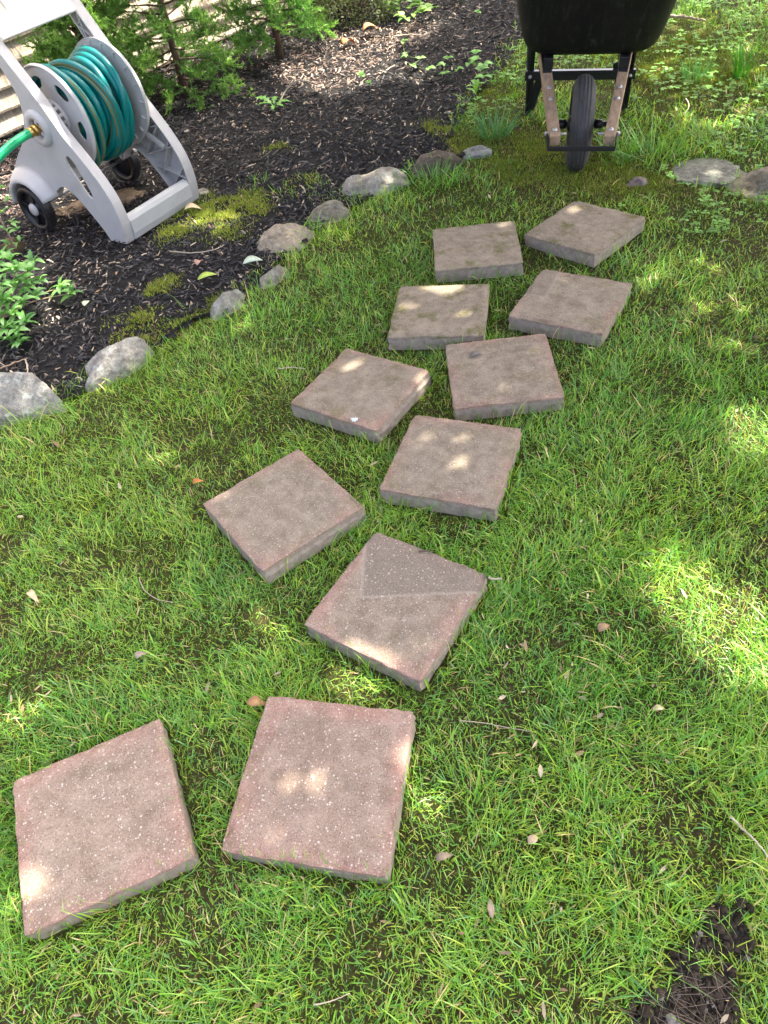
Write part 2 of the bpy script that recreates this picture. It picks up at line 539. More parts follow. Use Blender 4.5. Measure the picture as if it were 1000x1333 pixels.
    tr = MB(); tr.tube([(0, 0, -.1), (.03, 0, .3), (.0, .05, 1.2), (-.2, .05, 2.2), (-.7, 0, 3.2), (-1.5, -.1, 4.1), (-2.4, -.2, 4.7)],
                       [.26, .2, .175, .155, .13, .09, .05], 14)
    tr.build('trunk', M['bark'], root)
    for k in range(16):
        t = k / 16
        h = 2.2 + 1.6 * t
        a_ = math.pi + (k % 8 - 3.5) * .42 + random.uniform(-.15, .15)
        s = Vector((-.2 - 1.1 * t, 0, h))
        ln = random.uniform(1.6, 3.4)
        pts = [s]
        for q in range(1, 6):
            f_ = q / 5
            pts.append(s + Vector((math.cos(a_) * ln * f_ + random.uniform(-.1, .1), math.sin(a_) * ln * f_ + random.uniform(-.1, .1), 1.5 * f_ - .4 * f_ * f_)))
        mb = MB(); mb.tube(pts, [.03 * (1 - .15 * q) for q in range(6)], 8)
        mb.build('branch', M['bark'], root)
shade_tree()

# ------------------------------------------------------------------ paving slabs
def slab_mat():
    mt, nt, b, out = newmat('concrete_slab')
    v = objvec(nt)
    tc = N(nt, 'ShaderNodeTexCoord'); ov = tc.outputs['Object']
    sep = N(nt, 'ShaderNodeSeparateXYZ'); nt.links.new(ov, sep.inputs[0])
    def A(nm):
        return N(nt, 'ShaderNodeAttribute', attribute_type='OBJECT', attribute_name=nm).outputs['Fac']
    ax = mathn(nt, 'ABSOLUTE', sep.outputs[0]); ay = mathn(nt, 'ABSOLUTE', sep.outputs[1])
    ed = mathn(nt, 'MAXIMUM', ax, ay)
    nl = noise(nt, v, 9, 5, .6); nm_ = noise(nt, v, 28, 5, .6)
    e2 = mathn(nt, 'MULTIPLY_ADD', nl, .13); nt.links.new(ed, e2.node.inputs[2])
    rim = ramp(nt, e2, .175, .225)
    grey = mixc(nt, ramp(nt, nm_, .3, .7), (.21, .172, .126), (.36, .30, .226))
    pink = mixc(nt, ramp(nt, nm_, .3, .7), (.30, .178, .140), (.44, .285, .225))
    pf = mathn(nt, 'MULTIPLY', rim, A('pink'))
    pf = mathn(nt, 'ADD', pf, A('allpink'), True)
    c = mixc(nt, pf, grey, pink)
    # pale worn cloud
    c = mixc(nt, mathn(nt, 'MULTIPLY', ramp(nt, noise(nt, v, 8, 9, .78), .5, .68), .5), c, (.39, .335, .262))
    # dark damp staining
    c = mixc(nt, mathn(nt, 'MULTIPLY', ramp(nt, noise(nt, v, 9.5, 9, .8), .52, .68), .45), c, (.125, .108, .068))
    # moss film
    mo = mathn(nt, 'MULTIPLY', ramp(nt, noise(nt, v, 11, 8, .75), .52, .64), A('moss'))
    topm = ramp(nt, sep.outputs[2], .49, .5)
    c = mixc(nt, mo, c, (.13, .125, .035))
    # stain with a straight border left by a slab that lay on top
    s1 = mathn(nt, 'SUBTRACT', sep.outputs[0], A('stain_x')); s2 = mathn(nt, 'SUBTRACT', sep.outputs[1], A('stain_y'))
    ca_, sa_ = A('stain_c'), A('stain_s')
    sx = mathn(nt, 'ADD', mathn(nt, 'MULTIPLY', s1, ca_), mathn(nt, 'MULTIPLY', s2, sa_))
    sy = mathn(nt, 'SUBTRACT', mathn(nt, 'MULTIPLY', s2, ca_), mathn(nt, 'MULTIPLY', s1, sa_))
    wob = mathn(nt, 'MULTIPLY_ADD', nm_, .010); wob.node.inputs[2].default_value = -.005
    sd = mathn(nt, 'ADD', mathn(nt, 'MINIMUM', sx, sy), wob)
    inside_ = mathn(nt, 'MULTIPLY', ramp(nt, sd, .0, .006), A('stain'))
    line = mathn(nt, 'MULTIPLY', mathn(nt, 'SUBTRACT', ramp(nt, sd, .0, .003), ramp(nt, sd, .005, .012)), A('stain'))
    c = mixc(nt, mathn(nt, 'MULTIPLY', inside_, .7), c, (.225, .195, .155))
    c = mixc(nt, mathn(nt, 'MULTIPLY', line, .75), c, (.40, .345, .27))
    c = mixc(nt, 1.0, c, ramp(nt, noise(nt, v, 330, 4, .8), .32, .68, (.68, .67, .66), (1.3, 1.3, 1.3)), 'MULTIPLY')
    # pale aggregate specks
    vo = N(nt, 'ShaderNodeTexVoronoi', feature='F1'); nt.links.new(v, vo.inputs['Vector']); vo.inputs['Scale'].default_value = 240
    sepc = N(nt, 'ShaderNodeSeparateColor'); nt.links.new(vo.outputs['Color'], sepc.inputs[0])
    sp = mathn(nt, 'MULTIPLY', ramp(nt, mathn(nt, 'MULTIPLY', vo.outputs['Distance'], mathn(nt, 'ADD', mathn(nt, 'MULTIPLY', sepc.outputs[1], 2.2), .7)), .20, .5, (1, 1, 1), (0, 0, 0)), ramp(nt, sepc.outputs[0], .42, .85))
    sp = mathn(nt, 'MULTIPLY', sp, A('speck'))
    c = mixc(nt, sp, c, (.66, .58, .50))
    vo2 = N(nt, 'ShaderNodeTexVoronoi', feature='F1'); nt.links.new(v, vo2.inputs['Vector']); vo2.inputs['Scale'].default_value = 260
    sepd = N(nt, 'ShaderNodeSeparateColor'); nt.links.new(vo2.outputs['Color'], sepd.inputs[0])
    dk = mathn(nt, 'MULTIPLY', ramp(nt, vo2.outputs['Distance'], .25, .5, (1, 1, 1), (0, 0, 0)), ramp(nt, sepd.outputs[0], .72, .9))
    c = mixc(nt, mathn(nt, 'MULTIPLY', dk, .5), c, (.085, .062, .05))
    # raw concrete sides: greyer below the facing layer
    low = ramp(nt, mathn(nt, 'ADD', sep.outputs[2], mathn(nt, 'MULTIPLY', nl, .012)), .0, .001)
    zz = mathn(nt, 'MULTIPLY_ADD', sep.outputs[2], -28.0); zz.node.inputs[2].default_value = -.12
    zz = mathn(nt, 'ADD', zz, mathn(nt, 'MULTIPLY', nm_, .35))
    sidec = mixc(nt, ramp(nt, noise(nt, v, 50, 6, .7), .3, .72), (.205, .172, .138), (.41, .35, .285))
    c = mixc(nt, ramp(nt, zz, .22, .42), c, sidec)
    nt.links.new(c, b.inputs['Base Color'])
    b.inputs['Roughness'].default_value = .9
    b.inputs['Specular IOR Level'].default_value = .25
    h = mathn(nt, 'ADD', noise(nt, v, 260, 5, .75), mathn(nt, 'MULTIPLY', noise(nt, v, 40, 5, .6), .8))
    bump(nt, b, h, .9, .003)
    return mt
M['slab'] = slab_mat()
SL = [[-2.0842, 2.0163, 0.2794, -0.0123, 0.0026, -0.0076], [-0.6802, 2.0033, -0.3195, 0.0122, 0.0211, 0.0079], [-0.0313, 3.2391, -0.7008, 0.0134, 0.0019, -0.0037],
      [-0.8389, 4.4225, -1.0464, -0.0139, 0.0014, -0.0025], [0.6624, 4.605, -0.468, -0.0159, -0.0104, -0.0013], [-0.0078, 5.834, -0.6945, -0.0093, -0.012, -0.0103],
      [1.3632, 5.6952, -0.1095, -0.0028, 0.0082, 0.0107], [0.9835, 6.9114, -0.2825, -0.0044, -0.0078, 0.0047], [2.3332, 6.6497, -0.641, -0.0124, -0.0045, -0.0035],
      [1.6506, 8.1334, -0.1524, -0.0061, 0.0067, 0.0058], [2.9511, 8.1154, -0.9383, 0.0315, -0.0211, -0.0006]]
SLABEL = ['pink speckled square slab nearest the bottom left corner, thin root on its top',
          'pink speckled square slab nearest the camera with two bright sun spots',
          'reddish slab with a grey straight-edged stain, nearest slab behind the front pair',
          'brown slab set like a diamond, leftmost slab behind the front pair',
          'greyish brown slab with several sun spots, in the middle of the path',
          'brown slab with a small white paint splash near its front corner',
          'brown slab with a grey dead leaf lying near its back left corner',
          'grey slab with one large bright sun patch and olive moss on top',
          'dark brown slab with a paler stained corner, right of the sun-patched slab',
          'pale grey slab with an olive moss patch, farthest back on the left of the path',
          'mossy slab farthest back on the right, just below the wheelbarrow wheel']
SPAR = [(.8, .28, .0, 1.0), (.85, .36, .05, 1), (.95, .12, .1, .85), (.85, -.05, .25, .65), (.8, -.12, .25, .55), (.85, -.15, .5, .35), (.95, -.2, .3, .35), (.35, -.3, .9, .25), (.7, -.2, .25, .45), (.2, -.35, .9, .2), (.35, -.25, .95, .25)]
def slab_mesh(i):
    bm = bmesh.new()
    bmesh.ops.create_cube(bm, size=2)
    bmesh.ops.subdivide_edges(bm, edges=bm.edges[:], cuts=23, use_grid_fill=True)
    V = np.array([v.co[:] for v in bm.verts])
    half = SLAB * (1 + SL[i][5]) / 2; th = .026
    V = np.sign(V) * (1 - (1 - np.abs(V)) ** 1.7)
    P = V * np.array([half, half, th])
    r = .003
    inn = np.clip(P, -np.array([half - r, half - r, th - r]), np.array([half - r, half - r, th - r]))
    d = P - inn; ln = np.linalg.norm(d, axis=1, keepdims=True) + 1e-9
    dn = d / ln
    P = inn + dn * r
    sidef = np.clip(np.abs(V[:, :2]).max(1), 0, 1) > .985
    nn = np.stack([fbm(P[:, k] * 60 + 7 * i, P[:, (k + 1) % 3] * 60 + P[:, (k + 2) % 3] * 97, 40 + i + k) - .5 for k in range(3)], -1)
    n2 = fbm(P[:, 0] * 18 + i * 3, P[:, 1] * 18 + P[:, 2] * 25, 60 + i) - .5
    edge = (np.abs(V) > .93).sum(1) >= 2
    P += nn * np.where(sidef, .0055, .0008)[:, None]
    n3 = vnoise(P[:, 0] * 45 + i * 5, P[:, 1] * 45 + P[:, 2] * 60, 90 + i)
    P += -dn * (np.where(edge, .008, .0012) * np.clip(n2 + .15, 0, 1) + np.where(edge, .022, 0) * np.clip(n3 - .72, 0, 1))[:, None]
    if i in (3, 5):      # the facing layer stands back from the base on one side
        k = (P[:, 0] > half - .012) & (P[:, 2] < .006)
        P[k, 0] += .007
    lowmask = (P[:, 2] < 0) & sidef
    P[:, :2] *= np.where(lowmask, 1 - .004 * RNG.random(), 1.0)[:, None]
    P[:, 2] -= th
    for v, p in zip(bm.verts, P): v.co = p
    me = bpy.data.meshes.new('paving_slab')
    bm.to_mesh(me); bm.free()
    me.polygons.foreach_set('use_smooth', [True] * len(me.polygons))
    me.set_sharp_from_angle(angle=rad(50))
    return me
SLABS = []
for i, (x, y, t, sa, sb, ds) in enumerate(SL):
    o = link('paving_slab', slab_mesh(i), M['slab'])
    nrm = Vector((-sa, -sb, 1)).normalized()
    q = Vector((0, 0, 1)).rotation_difference(nrm)
    o.rotation_mode = 'QUATERNION'
    o.rotation_quaternion = q @ Matrix.Rotation(t, 3, 'Z').to_quaternion()
    o.location = (x * SLAB, y * SLAB, TOP)
    tag(o, SLABEL[i], 'slab', 'square concrete slabs laid out as a double row')
    o['pink'], o['allpink'], o['moss'], o['speck'] = SPAR[i]
    o['stain'] = 0.0; o['stain_x'] = 0.0; o['stain_y'] = 0.0; o['stain_c'] = 1.0; o['stain_s'] = 0.0
    SLABS.append((x * SLAB, y * SLAB, t, SLAB * (1 + ds) / 2))
def slab_local(i, u, v):
    p = g(u, v, TOP); x, y, t, h = SLABS[i]
    dx, dy = p[0] - x, p[1] - y
    return (math.cos(t) * dx + math.sin(t) * dy, -math.sin(t) * dx + math.cos(t) * dy)
_sl = [o for o in COL.objects if o.name.startswith('paving_slab')]
# straight-edged stains: the region right of / behind a corner point
for i, (u, v), an in ((2, (467, 780), 30), (8, (711, 388), 93)):
    lx, ly = slab_local(i, u, v)
    _sl[i]['stain'] = 1.0 if i == 2 else .7; _sl[i]['stain_x'] = lx; _sl[i]['stain_y'] = ly
    _sl[i]['stain_c'] = math.cos(rad(an)); _sl[i]['stain_s'] = math.sin(rad(an))
def in_slab(x, y, grow=0.0):
    k = np.zeros(np.shape(x), bool)
    for sx, sy, t, h in SLABS:
        dx, dy = x - sx, y - sy
        a_ = np.cos(t) * dx + np.sin(t) * dy; b_ = -np.sin(t) * dx + np.cos(t) * dy
        k |= (np.abs(a_) < h + grow) & (np.abs(b_) < h + grow)
    return k

# ================================================================== ROCKS
def rock_mat():
    mt, nt, b, out = newmat('field_stone')
    v = objvec(nt)
    tc = N(nt, 'ShaderNodeTexCoord')
    sep = N(nt, 'ShaderNodeSeparateXYZ'); nt.links.new(tc.outputs['Object'], sep.inputs[0])
    def A(nm, out_='Fac'):
        return N(nt, 'ShaderNodeAttribute', attribute_type='OBJECT', attribute_name=nm).outputs[out_]
    n1 = noise(nt, v, 16, 7, .65); n2 = noise(nt, v, 55, 6, .7)
    tone = A('tone', 'Color')
    c = mixc(nt, 1.0, tone, ramp(nt, n1, .3, .7, (.38, .37, .36), (1.15, 1.13, 1.08)), 'MULTIPLY')
    c = mixc(nt, 1.0, c, ramp(nt, n2, .3, .7, (.55, .55, .55), (1.3, 1.3, 1.3)), 'MULTIPLY')
    li = mathn(nt, 'MULTIPLY', ramp(nt, noise(nt, v, 24, 8, .8), .53, .6), A('lichen'))
    c = mixc(nt, li, c, (.46, .48, .44))
    hz_ = mathn(nt, 'MULTIPLY_ADD', sep.outputs[2], -9.0); hz_.node.inputs[2].default_value = .25
    mo = mathn(nt, 'ADD', mathn(nt, 'MULTIPLY', noise(nt, v, 18, 7, .75), 1.0), hz_)
    mo = mathn(nt, 'MULTIPLY', ramp(nt, mo, .62, .78), A('mossy'))
    c = mixc(nt, mo, c, (.10, .105, .022))
    nt.links.new(c, b.inputs['Base Color']); b.inputs['Roughness'].default_value = .88
    b.inputs['Specular IOR Level'].default_value = .3
    ck = N(nt, 'ShaderNodeTexVoronoi', feature='DISTANCE_TO_EDGE'); ck.inputs['Scale'].default_value = 13
    wv = N(nt, 'ShaderNodeVectorMath', operation='ADD'); nz_ = N(nt, 'ShaderNodeTexNoise'); nz_.inputs['Scale'].default_value = 22; nt.links.new(v, nz_.inputs['Vector'])
    ms = N(nt, 'ShaderNodeVectorMath', operation='SCALE'); ms.inputs['Scale'].default_value = .08; nt.links.new(nz_.outputs['Color'], ms.inputs[0])
    nt.links.new(v, wv.inputs[0]); nt.links.new(ms.outputs[0], wv.inputs[1]); nt.links.new(wv.outputs[0], ck.inputs['Vector'])
    crack = ramp(nt, ck.outputs['Distance'], .0, .035)
    c = mixc(nt, crack, mixc(nt, .16, c, (.05, .045, .035)), c)
    nt.links.new(c, b.inputs['Base Color'])
    bump(nt, b, mathn(nt, 'ADD', mathn(nt, 'ADD', n2, mathn(nt, 'MULTIPLY', crack, .12)), mathn(nt, 'MULTIPLY', noise(nt, v, 140, 5, .75), .6)), 1.0, .009)
    return mt
M['rock'] = rock_mat()
def rock_mesh(L, W, H, seed, facet=9, flat=False):
    r = np.random.default_rng(seed)
    bm = bmesh.new(); bmesh.ops.create_icosphere(bm, subdivisions=5, radius=1)
    P = np.array([v.co[:] for v in bm.verts])
    for k in range(facet if seed != 61 else 3):
        n = r.normal(size=3); n /= np.linalg.norm(n)
        off = r.uniform(.62, .88)
        d = P @ n - off
        P -= np.where(d > 0, d * .88, 0)[:, None] * n
    if flat:
        d = P[:, 2] - .35; P[:, 2] -= np.where(d > 0, d * .9, 0)
    s = seed * 3.1
    disp = (fbm(P[:, 0] * 2 + s, P[:, 1] * 2 + P[:, 2] * 1.3, seed, 4) - .5) * .35 + (fbm(P[:, 1] * 6 + s, P[:, 2] * 6 + P[:, 0] * 4, seed + 5, 4) - .5) * .12
    P = P * (1 + disp[:, None])
    P *= np.array([L / 2, W / 2, H]) / np.array([.86, .86, .55 if flat else .8])
    for v, p in zip(bm.verts, P): v.co = p
    me = bpy.data.meshes.new('border_rock'); bm.to_mesh(me); bm.free()
    me.polygons.foreach_set('use_smooth', [True] * len(me.polygons))
    return me
ROCKS = []
def rock(p, q, W, H, label, tone, lichen=.4, mossy=.6, seed=1, flat=False, name='border_rock', grp='rocks edging the planting bed', sink=.6, grow=1.0, lift=0):
    a_ = g(*p); b_ = g(*q)
    c = (a_ + b_) / 2; L = np.linalg.norm(b_ - a_) * grow
    o = link(name, rock_mesh(L, W, H, seed, flat=flat), M['rock'])
    an = math.atan2(b_[1] - a_[1], b_[0] - a_[0])
    o.location = (c[0], c[1], hz1(c[0], c[1]) - H * sink * .5 + lift)
    o.rotation_euler = (random.uniform(-.06, .06), random.uniform(-.06, .06), an)
    o['tone'] = tone; o['lichen'] = lichen; o['mossy'] = mossy
    tag(o, label, 'rock', grp)
    ROCKS.append((c[0], c[1], an, L / 2, W / 2))
    return o
rock((-70, 532), (86, 528), .22, .15, 'large grey rock with white lichen at the left edge, leftmost border rock', (.38, .38, .35), .9, .6, 3)
rock((114, 507), (194, 458), .10, .10, 'long narrow pale grey rock, second border rock from the left edge', (.46, .44, .40), .85, .8, 5)
rock((276, 414), (319, 388), .07, .062, 'small leaning grey rock beside the bright moss strip', (.38, .37, .32), .6, .75, 8)
rock((334, 376), (372, 352), .10, .042, 'small rock half hidden by grass in front of the rounded tan rock', (.36, .34, .28), .3, .9, 11)
rock((337, 326), (412, 308), .17, .075, 'rounded smooth tan grey rock nearest the moss patch', (.44, .38, .29), .3, .6, 14)
rock((404, 288), (460, 274), .14, .055, 'low grey rock with mossy top left of the lichen-covered rock', (.30, .28, .22), .45, .8, 17)
rock((448, 252), (528, 236), .2, .08, 'broad pale lichen-covered rock at the middle of the bed edge', (.46, .43, .36), .7, .5, 20)
rock((533, 226), (597, 213), .14, .075, 'dark brown smooth rock between the pale rock and the small bluish stone', (.20, .165, .125), .1, .35, 61)
rock((602, 204), (645, 194), .11, .035, 'small flat bluish white stone left of the wheelbarrow wheel', (.40, .43, .43), .3, .2, 26, flat=True)
rock((878, 236), (964, 222), .24, .034, 'flat grey mossy stone flush with the lawn right of the wheelbarrow', (.32, .32, .26), .5, .6, 29, flat=True)
rock((957, 250), (1050, 238), .2, .06, 'tan rounded stone cut by the right edge of the lawn', (.36, .31, .22), .4, .4, 32)
rock((813, 243), (842, 237), .075, .022, 'small pinkish grey stone at the left end of the flat stones', (.34, .28, .26), .2, .3, 35)
rock((6, 333), (38, 330), .10, .075, 'brown mossy stone behind the leafy shrub at the left edge', (.16, .125, .07), .0, .8, 38)
rock((75, 282), (218, 243), .17, .018, 'flat reddish brown stone lying under the hose reel', (.27, .20, .15), .1, .7, 41, flat=True, name='flat_stone', lift=.012)
rock((253, 256), (274, 250), .07, .022, 'small pale flat stone at the right foot of the hose reel', (.42, .41, .36), .3, .3, 44, flat=True, lift=.01)

# ================================================================== HOSE REEL CART
def pl(u, v, p0, n):
    d = ray(u, v); return CC + d * ((p0 - CC) @ n) / (d @ n)
fL = g(163, 317, .02)
ra = np.array([.659, .752, 0]); ra /= np.linalg.norm(ra); rb = np.array([-ra[1], ra[0], 0])
reel_rz = math.atan2(ra[1], ra[0])
reel = empty('hose_reel_cart', (fL[0], fL[1], 0), reel_rz)
tag(reel, 'light grey plastic hose reel cart with black wheels standing on the mulch', 'hose reel')
def rpl(x, y, A):
    """point of the enlarged view traced on the plane at distance A along the reel axis -> (back, up)"""
    X = pl(x * .27, y * .27, fL + ra * A, ra); return ((X - fL) @ rb, X[2])
def catmull(pts, sub=5, closed=True):
    out = []; n = len(pts)
    for i in range(n if closed else n - 1):
        p0, p1, p2, p3 = [np.array(pts[(i + k) % n] if closed else pts[min(max(i + k, 0), n - 1)]) for k in (-1, 0, 1, 2)]
        for s in range(sub):
            t = s / sub
            out.append(tuple(.5 * ((2 * p1) + (p2 - p0) * t + (2 * p0 - 5 * p1 + 4 * p2 - p3) * t * t + (3 * p1 - p0 - 3 * p2 + p3) * t ** 3)))
    if not closed: out.append(tuple(pts[-1]))
    return out
def inset(poly, d):
    n = len(poly); P = np.array(poly); out = []
    area = .5 * np.sum(P[:, 0] * np.roll(P[:, 1], -1) - np.roll(P[:, 0], -1) * P[:, 1])
    sgn = 1 if area > 0 else -1
    for i in range(n):
        e = P[(i + 1) % n] - P[i - 1]
        nn = np.array([-e[1], e[0]]) / (np.linalg.norm(e) + 1e-9) * sgn
        out.append(tuple(P[i] + nn * d))
    return out
def arc(c, r, a0, a1, n):
    return [(c[0] + r * math.cos(rad(a0 + (a1 - a0) * k / n)), c[1] + r * math.sin(rad(a0 + (a1 - a0) * k / n))) for k in range(n + 1)]
WC = (.489, .113)
front = [(-.012, .018), (-.028, .10), (-.022, .19), (.006, .262), (.045, .325), (.085, .38), (.128, .438), (.157, .495), (.19, .555), (.242, .63), (.30, .715), (.352, .795), (.39, .86)]
back = [(.435, .84), (.40, .775), (.355, .70), (.325, .635), (.31, .575), (.322, .515), (.345, .47), (.385, .42), (.44, .37), (.52, .31), (.585, .25), (.605, .19)]
under = [(.585, .165)] + arc(WC, .118, 38, 140, 8) + [(.375, .155), (.34, .19), (.29, .218), (.245, .215), (.19, .17), (.14, .105), (.105, .05), (.092, .018)]
outline = catmull(front, 3, False) + catmull(back, 3, False) + catmull(under, 3, False)
HUB = (.258, .455)
hole_hub = arc(HUB, .036, 0, 345, 23)
slot = catmull([rpl(*p, 0) for p in [(318, 755), (345, 770), (395, 850), (440, 930), (448, 960), (425, 940), (370, 860), (325, 790)]], 4)
W_R = .447
pn = MB(); pn.plate(outline, [hole_hub, slot], 0, .007).plate(outline, [inset(outline, .007)], .0072, .042)
panel = pn.build('side_panel', M['grey_plastic'], reel, bevel=.003)
# raised hub collar and slot lip
mb = MB(); mb.lathe([(.037, .010), (.037, -.012), (.042, -.016), (.058, -.016), (.066, -.010), (.07, .002)], 36, 'x', at=(0, HUB[0], HUB[1]))
mb.build('hub_collar', M['grey_plastic'], panel)
mb = MB(); mb.lathe([(.0, .02), (.030, .02), (.036, .028)], 24, 'x', at=(0, HUB[0], HUB[1]))
mb.build('hub_socket', M['black_plastic'], panel)
def fender(parent, sgn, A):
    prof = [(.112, .004), (.114, -.054), (.122, -.060), (.136, -.052), (.156, -.028), (.172, .002)]
    V = []; F = []; n = 24
    for k in range(n + 1):
        t = rad(8 + 150 * k / n)
        for r, h in prof: V.append((A + sgn * h, WC[0] + r * math.cos(t), WC[1] + r * math.sin(t)))
    m_ = len(prof)
    for k in range(n):
        for j in range(m_ - 1):
            F.append((k * m_ + j, (k + 1) * m_ + j, (k + 1) * m_ + j + 1, k * m_ + j + 1))
    F.append(tuple(range(m_))); F.append(tuple(range(n * m_, n * m_ + m_))[::-1])
    mb = MB(); mb.add(V, F, True)
    o = mb.build('fender', M['grey_plastic'], parent)
    s = o.modifiers.new('solid', 'SOLIDIFY'); s.thickness = .004
fender(panel, 1, 0)
# far panel, hollow side towards the spool with stiffening ribs
pn = MB(); pn.plate(outline, [arc(HUB, .03, 0, 345, 23)], W_R - .006, W_R).plate(outline, [inset(outline, .006)], W_R - .046, W_R - .0062)
panel2 = pn.build('side_panel', M['grey_plastic'], reel, bevel=.002)
fender(panel2, -1, W_R)
def rib(p, q, d=.03, w=.004, par=None):
    mb = MB(); mb.bar((W_R - .006 - d / 2, *p), (W_R - .006 - d / 2, *q), w, d, up=(1, 0, 0))
    mb.build('rib', M['grey_plastic'], par or panel2)
for p, q in (((-.015, .17), (.10, .06)), ((-.02, .12), (.16, .16)), ((.03, .27), (.13, .12)), ((.01, .255), (.2, .2)), ((.06, .34), (.2, .2)), ((.06, .335), (.26, .29)),
             ((.12, .42), (.24, .24)), ((.13, .43), (.3, .33)), ((.33, .735), (.315, .60)), ((.26, .64), (.365, .70)), ((.235, .615), (.31, .60)), ((.31, .72), (.35, .69)), ((.2, .555), (.31, .53))):
    rib(p, q, .036)
# curved inner strut on the far panel
mb = MB(); mb.bar((W_R - .05, .05, .25), (W_R - .05, .19, .33), .010, .018, up=(0, 0, 1)); mb.build('strut', M['grey_plastic'], reel)
# lower front crossbar with an oval embossed mark
bar_prof = [(-.020, .02), (-.030, .05), (-.030, .10), (-.022, .118), (.0, .122), (.01, .112), (-.006, .10), (-.008, .03), (-.004, .02)]
mb = MB(); mb.plate(bar_prof, [], .043, W_R - .047); cb = mb.build('crossbar', M['pale_plastic'], reel, bevel=.003)
mb = MB()
cx, cz = W_R - .125, .074
for r0 in (1.0,):
    V = []; F = []; n = 40
    for k in range(n):
        t = 2 * math.pi * k / n
        for s in (1.0, .86):
            V.append((cx + .045 * s * math.cos(t) - .012 * s * math.sin(t) * 0, -.0312, cz + .021 * s * math.sin(t) + .008 * s * math.cos(t)))
    for k in range(n):
        k2 = (k + 1) % n; F.append((2 * k, 2 * k2, 2 * k2 + 1, 2 * k + 1))
    mb.add(V, F)
mb.bar((cx - .022, -.0312, cz - .012), (cx + .004, -.0312, cz + .014), .004, .001, up=(0, 1, 0))
mb.bar((cx - .002, -.0312, cz - .014), (cx + .026, -.0312, cz + .014), .004, .001, up=(0, 1, 0))
lm = mb.build('embossed_mark', M['grey_plastic'], cb)
lm.modifiers.new('solid', 'SOLIDIFY').thickness = .002
# upper handle plate: a curved scoop between the arms with finger slots
def handle_plate():
    mb = MB()
    prof = [(.318, .742), (.330, .75), (.352, .775), (.376, .81), (.398, .845), (.42, .875), (.45, .895), (.47, .885)]
    xs_ = np.linspace(.041, W_R - .045, 25)
    V = []; F = []
    for x in xs_:
        s = abs((x - xs_.mean()) / (xs_[-1] - xs_[0]) * 2)
        fl = .012 * s ** 4
        for j, (y, z) in enumerate(prof): V.append((x, y - fl, z + fl * .2))
    m_ = len(prof)
    slots = {(6, 4), (6, 3), (18, 4), (18, 3), (6, 5), (18, 5)}
    for i in range(24):
        for j in range(m_ - 1):
            if (i, j) in slots: continue
            F.append((i * m_ + j, (i + 1) * m_ + j, (i + 1) * m_ + j + 1, i * m_ + j + 1))
    mb.add(V, F, True)
    o = mb.build('handle_plate', M['pale_plastic'], reel)
    s = o.modifiers.new('solid', 'SOLIDIFY'); s.thickness = .007; s.offset = 0
    b_ = o.modifiers.new('bevel', 'BEVEL'); b_.width = .002; b_.limit_method = 'ANGLE'
    return o
handle_plate()
# spool: two pierced flanges and a drum
def flange(A, R_, sgn, nm='spool_flange'):
    mb = MB()
    circ = arc((0, 0), R_ - .012, 0, 354, 59)
    holes = []
    for k in range(6 if sgn > 0 else 0):
        a0 = k * 60 + 14
        pts = []
        for dr, da in ((-.045, -13), (-.05, 0), (-.045, 13), (-.018, 20), (-.006, 12), (-.002, 0), (-.006, -12), (-.018, -20)):
            rr = R_ - .038 + dr * .9; t = rad(a0 + da * .75)
            pts.append((rr * math.cos(t), rr * math.sin(t)))
        holes.append(catmull(pts, 3))
    mb.plate(circ, holes, -.003, .003)
    # rolled rim
    mb.lathe([(R_ - .014, -.003), (R_ - .004, -.007 - .004 * sgn), (R_, -.004), (R_ + .001, .002), (R_ - .002, .008 - .004 * sgn), (R_ - .008, .007), (R_ - .014, .003)], 72, 'x', closed=True)
    # centre boss with teeth
    mb.lathe([(.075, -.004), (.072, -.014 * sgn), (.03, -.016 * sgn), (.028, .0)], 36, 'x')
    o = mb.build(nm, M['grey_plastic'], reel)
    o.location = (A, HUB[0] + .004, HUB[1]); o.rotation_euler = (random.uniform(0, 6), 0, 0)
    o.data.set_sharp_from_angle(angle=rad(40))
    for k in range(18):
        t = 2 * math.pi * k / 18
        b_ = MB(); b_.bar((.006 * -sgn * -1, (R_ - .03) * math.cos(t), (R_ - .03) * math.sin(t)), (.006 * sgn, (R_ - .01) * math.cos(t), (R_ - .01) * math.sin(t)), .003, .008, up=(1, 0, 0))
        if sgn < 0: b_.build('rim_rib', M['grey_plastic'], o)
    return o
FL_A, FR_A = .098, .385
flange(FL_A, .198, 1); flange(FR_A, .203, -1)
mb = MB(); mb.lathe([(.085, FL_A), (.085, FR_A)], 32, 'x', at=(0, HUB[0] + .004, HUB[1]))
mb.lathe([(.02, .01), (.02, W_R - .01)], 16, 'x', at=(0, HUB[0] + .004, HUB[1])); mb.build('drum', M['drum_dark'], reel)
for k in range(16):
    t = 2 * math.pi * k / 16
    mb = MB(); mb.bar((.045, HUB[0] + .004 + .06 * math.cos(t), HUB[1] + .06 * math.sin(t)), (FL_A - .012, HUB[0] + .004 + .07 * math.cos(t), HUB[1] + .07 * math.sin(t)), .006, .012, up=(0, -math.sin(t), math.cos(t)))
    mb.build('gear_tooth', M['grey_plastic'], reel)
